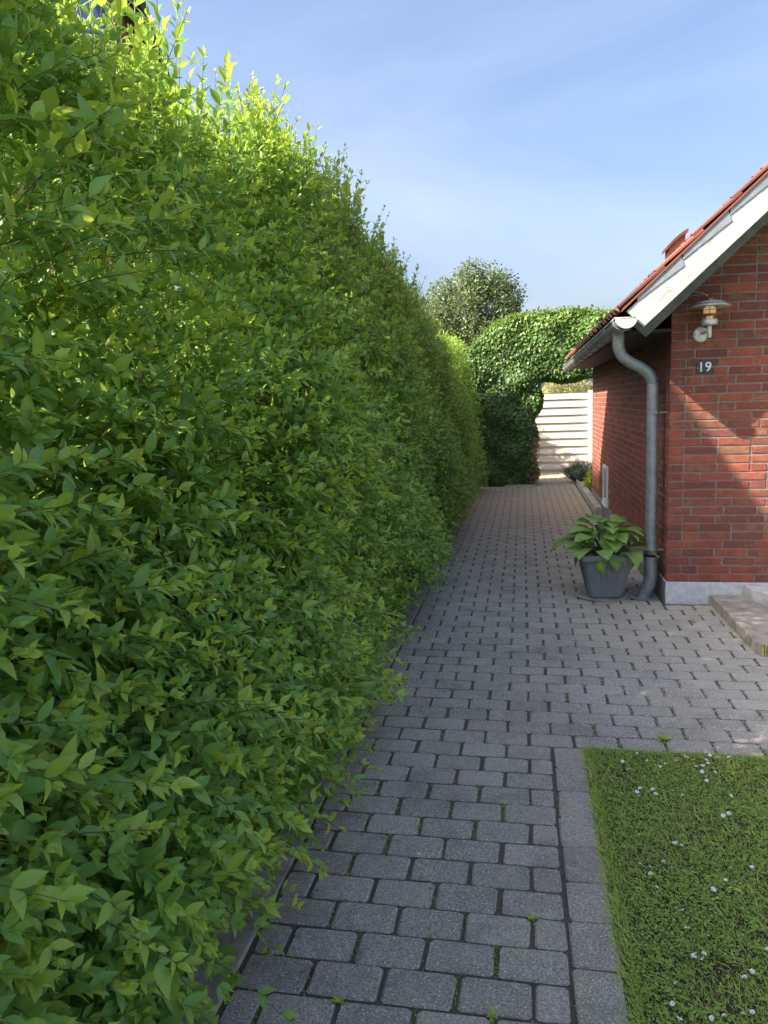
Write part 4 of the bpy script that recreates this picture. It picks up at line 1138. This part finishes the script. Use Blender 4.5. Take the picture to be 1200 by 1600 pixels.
dr = np.stack([rng.normal(.08, .12, n), rng.normal(0, .14, n), np.ones(n)], 1); ln = rng.uniform(.35, .62, n); dro = np.full(n, .01)
LV.append((shoots(root, dr, ln, 11, .066, np.full(n, .7), dro, 1), 1)); STG.append(stems_geo(root, dr, ln, dro, .0022))
n = 90; y = 1.75 + 7.0 * rng.random(n) ** 1.2; root = np.stack([-1.14 - .28 * rng.random(n), y, np.interp(y, [1.7, 3, 4.5, 8], [2.50, 2.54, 2.72, 2.72])], 1)
dr = np.stack([rng.normal(.12, .12, n), rng.normal(0, .15, n), np.ones(n)], 1); ln = rng.uniform(.22, .40, n); dro = np.full(n, .01)
LV.append((shoots(root, dr, ln, 9, .064, np.full(n, .75), dro, 1), 1)); STG.append(stems_geo(root, dr, ln, dro, .002))
# long loose shoots on the face, near the camera
n = 190; y = rng.uniform(.9, 4.5, n); z = rng.uniform(.25, 2.7, n); root = np.stack([face_x(y, z) - .12, y, z], 1)
dr = np.stack([np.ones(n), rng.normal(.0, .45, n), rng.uniform(-.05, 1.0, n) * (z / 2)], 1); ln = rng.uniform(.2, .34, n); dro = rng.uniform(.1, .3, n)
LV.append((shoots(root, dr, ln, 8, .058, np.full(n, .9), dro, 1), 1)); STG.append(stems_geo(root, dr, ln, dro, .0024))

# the 296 leaves that show largest become objects of their own
hi = [g_ for g_, lod in LV if lod == 1]
allP = [np.concatenate([g_[i] for g_ in hi]) for i in range(5)]
P_, D_, N_, L_, T_ = allP
keepm = P_[:, 2] > 0.015
P_, D_, N_, L_, T_ = [a_[keepm] for a_ in (P_, D_, N_, L_, T_)]
q = project(P_ + nrm(D_) * L_[:, None] * .5)
inside = (q[:, 2] > .3) & (q[:, 0] > 10) & (q[:, 0] < 1190) & (q[:, 1] > 10) & (q[:, 1] < 1590)
cell = (q[:, 0] // 14).astype(int) * 1000 + (q[:, 1] // 14).astype(int)
idx = np.where(inside)[0]; idx = idx[np.argsort(q[idx, 2])]
_, firsts = np.unique(cell[idx], return_index=True); front = idx[firsts]
score = L_[front] / q[front, 2]
pick = front[np.argsort(-score)][:296]
WR = 0.45
tm = {}
for ti, tv in enumerate((0.12, .3, .5, .8)):
    for c_ in range(3):
        V, F, T = leaf_geo(np.zeros((1, 3)), np.array([[0, 1.0, 0]]), np.array([[0, 0, 1.0]]), 1.0, WR + .04 * (c_ - 1), .12 + .16 * c_, .22 + .1 * c_, tv, 'privet', 1)
        tm[(ti, c_)] = fastmesh('leaf', V, F, mt['hedge'], T)
for i in pick:
    ti = int(np.argmin(np.abs(np.array((0.12, .3, .5, .8)) - T_[i]))); m_ = tm[(ti, int(i) % 3)]
    d = Vector(D_[i]).normalized(); n_ = Vector(N_[i]); n_ = (n_ - d * n_.dot(d)).normalized(); s_ = d.cross(n_)
    Mx = Matrix((s_, d, n_)).transposed().to_4x4()
    o = bpy.data.objects.new('leaf', m_); link(o, hedge)
    L0 = float(L_[i])
    o.matrix_local = Matrix.Translation(Vector(P_[i]) - Vector(hedge.location)) @ Mx @ Matrix.Scale(L0, 4)
rest = np.ones(len(P_), bool); rest[pick] = False
geo = [leaf_geo(P_[rest], D_[rest], N_[rest], L_[rest], L_[rest] * rng.uniform(.40, .51, rest.sum()), rng.uniform(.05, .5, rest.sum()), rng.uniform(.1, .5, rest.sum()), T_[rest], 'privet', 1)]
for g_, lod in LV:
    if lod == 1: continue
    p_, d_, n_, l_, t_ = g_; kk = p_[:, 2] > 0.015; p_, d_, n_, l_, t_ = p_[kk], d_[kk], n_[kk], l_[kk], t_[kk]
    geo.append(leaf_geo(p_, d_, n_, l_, l_ * rng.uniform(.42, .54, len(p_)), rng.uniform(.05, .4, len(p_)), rng.uniform(.1, .6, len(p_)), t_, 'privet', lod))
V, F, T = cat_geo(geo); V = V - np.array(hedge.location)
o = fastobj('foliage', V, F, mt['hedge'], hedge, T); o['kind'] = 'stuff'
print('hedge tris', len(F))
V, F, T = cat_geo(STG); V = V - np.array(hedge.location)
o = fastobj('twigs', V, F, mt['stem'], hedge, T); o['kind'] = 'stuff'
# wide low shoots reaching over the kerb
n = 320; y = rng.uniform(.8, 9, n); z = rng.uniform(.1, 2.6, n)
C = np.stack([face_x(y, z) - rng.uniform(.0, .15, n), y, z], 1) - np.array(hedge.location)
V, F, T = leaf_geo(C, rng.normal(0, 1, (n, 3)) + np.array([0, 0, -.6]), rng.normal(0, .6, (n, 3)) + np.array([.7, 0, .4]), rng.uniform(.02, .045, n), .018, .4, .4, rng.uniform(0, 1, n), 'privet', 0)
o = fastobj('dry_leaves', V, F, mt['ivy_dry'], hedge, T); o['kind'] = 'stuff'
# main stems
m = MB(); y = HEDGE_Y0 + .2
while y < HEDGE_Y1 - .1:
    for _ in range(2):
        x0 = -1.72 + rnd.uniform(-.12, .12); lean = rnd.uniform(-.35, .45)
        m.tube([(x0, y, -.05), (x0 + lean * .3, y + rnd.uniform(-.1, .1), .8), (x0 + lean * .7, y + rnd.uniform(-.2, .2), 1.7), (x0 + lean, y + rnd.uniform(-.25, .25), 2.7)], [.022, .018, .012, .006], 6)
    y += .33
o = m.build('stems', mt['bark'], hedge); o.location = -Vector(hedge.location); o['kind'] = 'stuff'

# ------------------------------------------------------------------ ivy arch
arch = empty('ivy_arch', (0, 14.8, 0)); tag(arch, 'thick dark ivy grown into an arch over the end of the path', 'arch')
def box_sdf(x, z, x0, x1, z0, z1, r):
    cx, cz, hx, hz = (x0 + x1) / 2, (z0 + z1) / 2, (x1 - x0) / 2 - r, (z1 - z0) / 2 - r
    dx = np.abs(x - cx) - hx; dz = np.abs(z - cz) - hz
    return np.hypot(np.maximum(dx, 0), np.maximum(dz, 0)) + np.minimum(np.maximum(dx, dz), 0) - r
def arch_sdf(P):
    x, y, z = P[:, 0], P[:, 1], P[:, 2]
    top = 3.26 - 0.10 * (x - .7) ** 2 - np.where(x < -.1, 0.42 * (x + .1) ** 2, 0)
    pil = box_sdf(x, z, -1.15, 0.24 + np.interp(z, [0, 1.2, 1.9], [-.02, .0, .10]), -0.3, 2.7, .10)
    zt = top; body = np.maximum(np.maximum(z - zt, (1.98 + 0.05 * x) - z), np.maximum(-1.3 - x + np.where(z > 2.4, (z - 2.4) * .4, 0), x - 2.6))
    k2 = .15; h_ = np.clip(.5 + .5 * (body - pil) / k2, 0, 1); d2 = body * (1 - h_) + pil * h_ - k2 * h_ * (1 - h_)
    dy = np.abs(y - 14.95) - 0.34
    d = np.where((d2 > 0) & (dy > 0), np.hypot(d2, dy), np.maximum(d2, dy))
    q_ = np.maximum(np.abs(d2), 0); rounding = np.exp(-((d2 + dy) ** 2) / .02)
    return d + 0.05 * rounding + 0.035 * np.sin(x * 7 + 2 * np.sin(z * 5)) + 0.03 * np.sin(z * 9 + x * 4 + y * 6)
N0 = 1000000
C = np.stack([rng.uniform(-1.5, 2.7, N0), rng.uniform(14.3, 15.5, N0), rng.uniform(0, 3.6, N0)], 1)
d = arch_sdf(C); thr = rng.exponential(.035, N0)
k_ = (d < 0.02) & (d > -.16) & (thr > -d - .01) | ((d < -.05) & (d > -.2) & (rng.random(N0) < .12))
C = C[k_][:80000]; eps = .02
G = np.stack([arch_sdf(C + e_) - arch_sdf(C - e_) for e_ in (np.array([eps, 0, 0]), np.array([0, eps, 0]), np.array([0, 0, eps]))], 1); G = nrm(G)
n = len(C); N_ = G + rng.normal(0, .38, (n, 3)) + np.array([0, 0, .15]); D_ = rng.normal(0, .45, (n, 3)) + np.array([0, 0, -.9]) + G * .35
Ls = rng.uniform(.042, .070, n); topl = np.clip((C[:, 2] - 2.5) * .5, 0, .35)
V, F, T = leaf_geo(C, D_, N_, Ls, Ls * rng.uniform(.85, 1.1, n), rng.uniform(.05, .3, n), rng.uniform(0, .35, n), np.clip(rng.normal(.33, .17, n) + topl, 0, 1), 'ivy', 0)
V -= np.array(arch.location); o = fastobj('foliage', V, F, mt['ivy'], arch, T); o['kind'] = 'stuff'
# upright young shoots on top of the arch
n = 500; x = rng.uniform(-1.1, 2.4, n); zt = 3.24 - .1 * (x - .7) ** 2 - np.where(x < -.1, .42 * (x + .1) ** 2, 0)
root = np.stack([x, rng.uniform(14.6, 15.3, n), zt - .06], 1); dr = np.stack([rng.normal(0, .4, n), rng.normal(0, .4, n), np.ones(n)], 1)
a_ = shoots(root, dr, rng.uniform(.08, .2, n), 3, .06, np.full(n, .5), np.full(n, .05), 0)
V, F, T = leaf_geo(a_[0], a_[1], a_[2], a_[3], a_[3] * .8, .2, .2, a_[4], 'ivy', 0); V -= np.array(arch.location)
o = fastobj('young_shoots', V, F, mt['ivy'], arch, T); o['kind'] = 'stuff'
# bare and dry ivy at the pillar's inner edge
n = 900; z = rng.uniform(.02, .95, n); C = np.stack([0.20 + rng.normal(0, .045, n), 14.62 + rng.uniform(-.05, .3, n), z], 1)
V, F, T = leaf_geo(C, rng.normal(0, 1, (n, 3)) + np.array([0, 0, -.6]), rng.normal(0, 1, (n, 3)) + np.array([.4, -.8, .3]), rng.uniform(.03, .06, n), .035, .4, .3, rng.uniform(0, 1, n), 'privet', 0)
V -= np.array(arch.location); o = fastobj('dry_leaves', V, F, mt['ivy_dry'], arch, T); o['kind'] = 'stuff'
m = MB()
for i in range(16):
    x0 = -.9 + i * .07; m.tube([(x0, 14.9 + rnd.uniform(-.2, .2), -.05), (x0 + rnd.uniform(-.1, .1), 14.9, 1.0), (x0 + rnd.uniform(-.1, .15), 14.95, 2.0), (x0 + .3 + rnd.uniform(0, .5), 14.95, 2.8)], [.03, .025, .02, .012], 6)
for i in range(6):
    z0 = 2.15 + i * .15; m.tube([(-.7, 14.8 + .05 * i, z0), (.6, 14.95, z0 + .12), (2.4, 14.9, z0 + .05)], .012, 6)
o = m.build('stems', mt['bark'], arch); o.location = -Vector(arch.location)
o = MB().box(-.35, .255, 14.50, 14.60, -.05, .035).build('edging_stone', mt['step']); bevel(o, .008); tag(o, 'low pale edging stone at the foot of the ivy arch', 'edging')

# ------------------------------------------------------------------ cream board gate / fence
gate = empty('board_fence', (0.5, 17.4, 0)); tag(gate, 'cream painted fence of wide horizontal boards closing the path', 'fence')
x0f, x1f = -1.6, 1.425
z = 0.015; i = 0
while z < 1.66:
    # proud board, leaning outwards at its bottom
    m = MB().prism([(17.375, z + .055), (17.388, z + .172), (17.402, z + .172), (17.389, z + .052)], 'x', x0f, x1f)
    o = m.build('board', mt['gate'], gate); o.location = (-.5, -17.4, 0)
    m = MB().prism([(17.405, z), (17.405, z + .172), (17.418, z + .172), (17.418, z)], 'x', x0f, x1f)
    o = m.build('back_board', mt['gate'], gate); o.location = (-.5, -17.4, 0)
    z += .1735; i += 1
for xx in (1.43, -.15, -1.66):
    o = MB().box(xx, xx + .085, 17.30 if xx > 1 else 17.425, 17.52, -.05, 1.80 if xx > 1 else 1.72).build('fence_post', mt['gate'], gate); o.location = (-.5, -17.4, 0); bevel(o, .005)

# ------------------------------------------------------------------ foliage helper for bushes and trees
def crown(center, rad, n, leafL, mat, name_label_cat, tint=(.35, .2), clumps=40, tr=None, seed=1, group=None, lump=.3, flower=None):
    r2 = np.random.default_rng(seed); center = np.array(center, float); rad = np.array(rad, float)
    cs = nrm(r2.normal(0, 1, (clumps, 3))) * (r2.uniform(.45, 1.0, clumps) ** .7)[:, None]; cs *= rad * (1 - lump * .6)
    ci = r2.integers(0, clumps, n); off = nrm(r2.normal(0, 1, (n, 3))) * (r2.uniform(.3, 1, n) ** .5)[:, None] * (lump * rad.mean())
    P_ = cs[ci] + off; shade = r2.normal(0, .10, clumps)[ci]
    G = nrm(P_ / rad ** 2) * .6 + nrm(off)
    D_ = r2.normal(0, .6, (n, 3)) + G * .5 + np.array([0, 0, -.15]); N_ = G + r2.normal(0, .5, (n, 3)) + np.array([0, 0, .4])
    Ls = leafL * r2.uniform(.7, 1.3, n)
    root = empty(name_label_cat[0], (center[0], center[1], 0)); tag(root, name_label_cat[1], name_label_cat[2], group)
    P_ = P_ + np.array([0, 0, center[2]]); kk = P_[:, 2] > .03
    V, F, T = leaf_geo(P_[kk], D_[kk], N_[kk], Ls[kk], Ls[kk] * .5, .2, .2, np.clip(r2.normal(tint[0], tint[1], n) + shade, 0, 1)[kk], 'privet', 0)
    o = fastobj('crown' if tr else 'foliage', V, F, mt[mat], root, T); o['kind'] = 'stuff'
    if tr:
        m = MB(); h = center[2]
        m.tube([(0, 0, -.1), (.05, 0, h * .4), (-.02, .05, h * .75), (0, 0, h + rad[2] * .4)], [tr, tr * .8, tr * .5, tr * .2], 8)
        m.build('trunk', mt['bark'], root, True)
        lm = MB()
        for i in range(min(clumps, 22)):
            c = cs[i] + np.array([0, 0, h]); b = (0, 0, h * .45 + (i % 5) * h * .1)
            lm.tube([b, tuple(np.array(b) * .5 + c * .5 + np.array([0, 0, -.1])), tuple(c)], [tr * .3, tr * .2, tr * .08], 5)
        lm.build('limbs', mt['bark'], root, True)
    else:
        lm = MB()
        for i in range(min(clumps, 16)):
            c = cs[i] + np.array([0, 0, center[2]]); lm.tube([(c[0] * .15, c[1] * .15, -.02), tuple(c * .6), tuple(c)], [.012, .008, .004], 5)
        lm.build('stems', mt['bark'], root, True)
    return root
crown((-1.2, 20.5, 3.8), (1.5, 1.3, 1.55), 25000, .085, 'treeleaf', ('tree', 'grey-green leafy tree rising behind the hedge and the ivy arch', 'tree'), (.45, .25), 110, .09, 3, lump=.23)
crown((-3.4, 21.5, 3.3), (1.5, 1.3, 1.5), 14000, .10, 'treeleaf', ('tree', 'darker tree mostly hidden behind the end of the hedge', 'tree'), (.25, .2), 60, .09, 8, lump=.3)
crown((-1.7, 16.6, 1.6), (.95, .8, 1.25), 14000, .075, 'ivy', ('shrub', 'dark green shrub between the hedge end and the ivy arch', 'shrub'), (.4, .2), 50, None, 4)
crown((1.1, 19.0, 1.45), (1.15, .8, .85), 16000, .05, 'bush', ('flowering_bush', 'olive and pinkish bush showing above the cream fence', 'bush'), (.4, .3), 60, None, 5, lump=.22)
crown((-.3, 19.4, 1.2), (.9, .8, .9), 8000, .055, 'bush', ('flowering_bush', 'olive bush behind the fence, hidden behind the arch pillar', 'bush'), (.3, .25), 40, None, 6, lump=.25)
crown((3.4, 20.5, 1.4), (1.6, 1.0, 1.3), 8000, .08, 'treeleaf', ('shrub', 'green shrub behind the house and the fence', 'shrub'), (.4, .2), 40, None, 7)

# planting strip by the wall, ledge, yellow plant and lavender
led = MB().box(0.995, 1.095, 10.95, 14.85, -.06, .10).build('ledge', mt['step']); bevel(led, .01); tag(led, 'low concrete ledge edging the bed along the house wall', 'ledge')
o = MB().box(1.0951, 1.62, 12.73, 16.9, -.06, .055).build('flower_bed', mt['soil']); tag(o, 'soil of the narrow bed beside the house', kind='structure')
crown((1.19, 13.6, .20), (.135, .32, .20), 3000, .03, 'yellow', ('yellow_plant', 'low yellow-green leafy plant on the ledge by the house wall', 'plant'), (.55, .25), 26, None, 9)
def blades_plant(c, n, h, spread, mat, label, seed, name='lavender'):
    r2 = np.random.default_rng(seed); a = r2.uniform(0, 6.28, n); l_ = r2.uniform(.1, 1, n) * spread
    root = empty(name, c); tag(root, label, 'plant')
    P_ = np.stack([np.cos(a) * l_ * .35, np.sin(a) * l_ * .35, np.zeros(n)], 1)
    D_ = np.stack([np.cos(a) * l_, np.sin(a) * l_, np.full(n, h)], 1) + r2.normal(0, .06, (n, 3))
    V, F, T = leaf_geo(P_, D_, np.stack([-np.sin(a), np.cos(a), np.full(n, .5)], 1), h * r2.uniform(.6, 1.15, n), .012, .25, .2, r2.uniform(0, 1, n), 'blade', 1)
    o = fastobj('foliage', V, F, mt[mat], root, T); o['kind'] = 'stuff'
blades_plant((1.14, 15.15, .0), 1500, .42, .36, 'lav', 'grey-green spiky lavender clump at the foot of the fence', 12)
blades_plant((1.2, 14.5, .03), 700, .36, .28, 'lav', 'smaller grey-green spiky clump beside the yellow-green plant', 13)
# leaning long green pavement stones of a different shade near the arch are part of the paving

# ------------------------------------------------------------------ neighbouring house behind the hedge
nh = empty('neighbour_house', (-4.0, 5.8, 0)); tag(nh, 'tall brown house with dark gable roof showing through the hedge top', 'house')
NX = -4.0; NR = 5.80; NZ = 8.79; NS = 1.157
def nb_(mb, name, mat, parent=None, kind=None):
    o = mb.build(name, mt[mat], parent or nh)
    if parent is None: o.location = (4.0, -5.8, 0)
    if kind: o['kind'] = kind
    return o
EZ = 5.7; hw = (NZ - EZ) / NS
nb_(MB().prism([(NR - hw, 0), (NR + hw, 0), (NR + hw, EZ - .12), (NR, NZ - .12), (NR - hw, EZ - .12)], 'x', -13, NX - .22), 'wall', 'brownwall')
for s_ in (-1, 1):
    e = hw + .35
    pl = [(NR + s_ * e, NZ - NS * e), (NR + s_ * .0005, NZ), (NR + s_ * .0005, NZ - .16), (NR + s_ * e, NZ - NS * e - .16)]
    if s_ > 0: pl = pl[::-1]
    nb_(MB().prism(pl, 'x', -13.2, NX + .0), 'roof', 'greyroof')
    pl = [(NR + s_ * e, NZ - NS * e + .01), (NR + s_ * .001, NZ + .01), (NR + s_ * .001, NZ - .24), (NR + s_ * e, NZ - NS * e - .24)]
    if s_ > 0: pl = pl[::-1]
    nb_(MB().prism(pl, 'x', NX + .001, NX + .04), 'bargeboard', 'darkwood')
for (ya, yb, za, zb_) in ((5.55, 6.25, 4.0, 5.3), (4.4, 5.1, 4.0, 5.3), (7.15, 7.85, 4.5, 5.75)):
    m = MB()
    fr = NX - .222
    m.box(fr, fr + .03, ya - .06, yb + .06, za - .06, za); m.box(fr, fr + .03, ya - .06, yb + .06, zb_, zb_ + .06); m.box(fr, fr + .03, ya - .06, ya, za + .001, zb_ - .001); m.box(fr, fr + .03, yb, yb + .06, za + .001, zb_ - .001); m.box(fr, fr + .025, (ya + yb) / 2 - .02, (ya + yb) / 2 + .02, za + .001, zb_ - .001)
    w = nb_(m, 'window', 'white')
    nb_(MB().box(fr + .001, fr + .008, ya, yb, za, zb_), 'pane', 'skyglass', parent=w)
nb_(MB().tube([(NX - .15, 6.85, 0), (NX - .15, 6.85, 5.6)], .04, 10), 'downpipe', 'alu')
print('objects', len(bpy.data.objects))
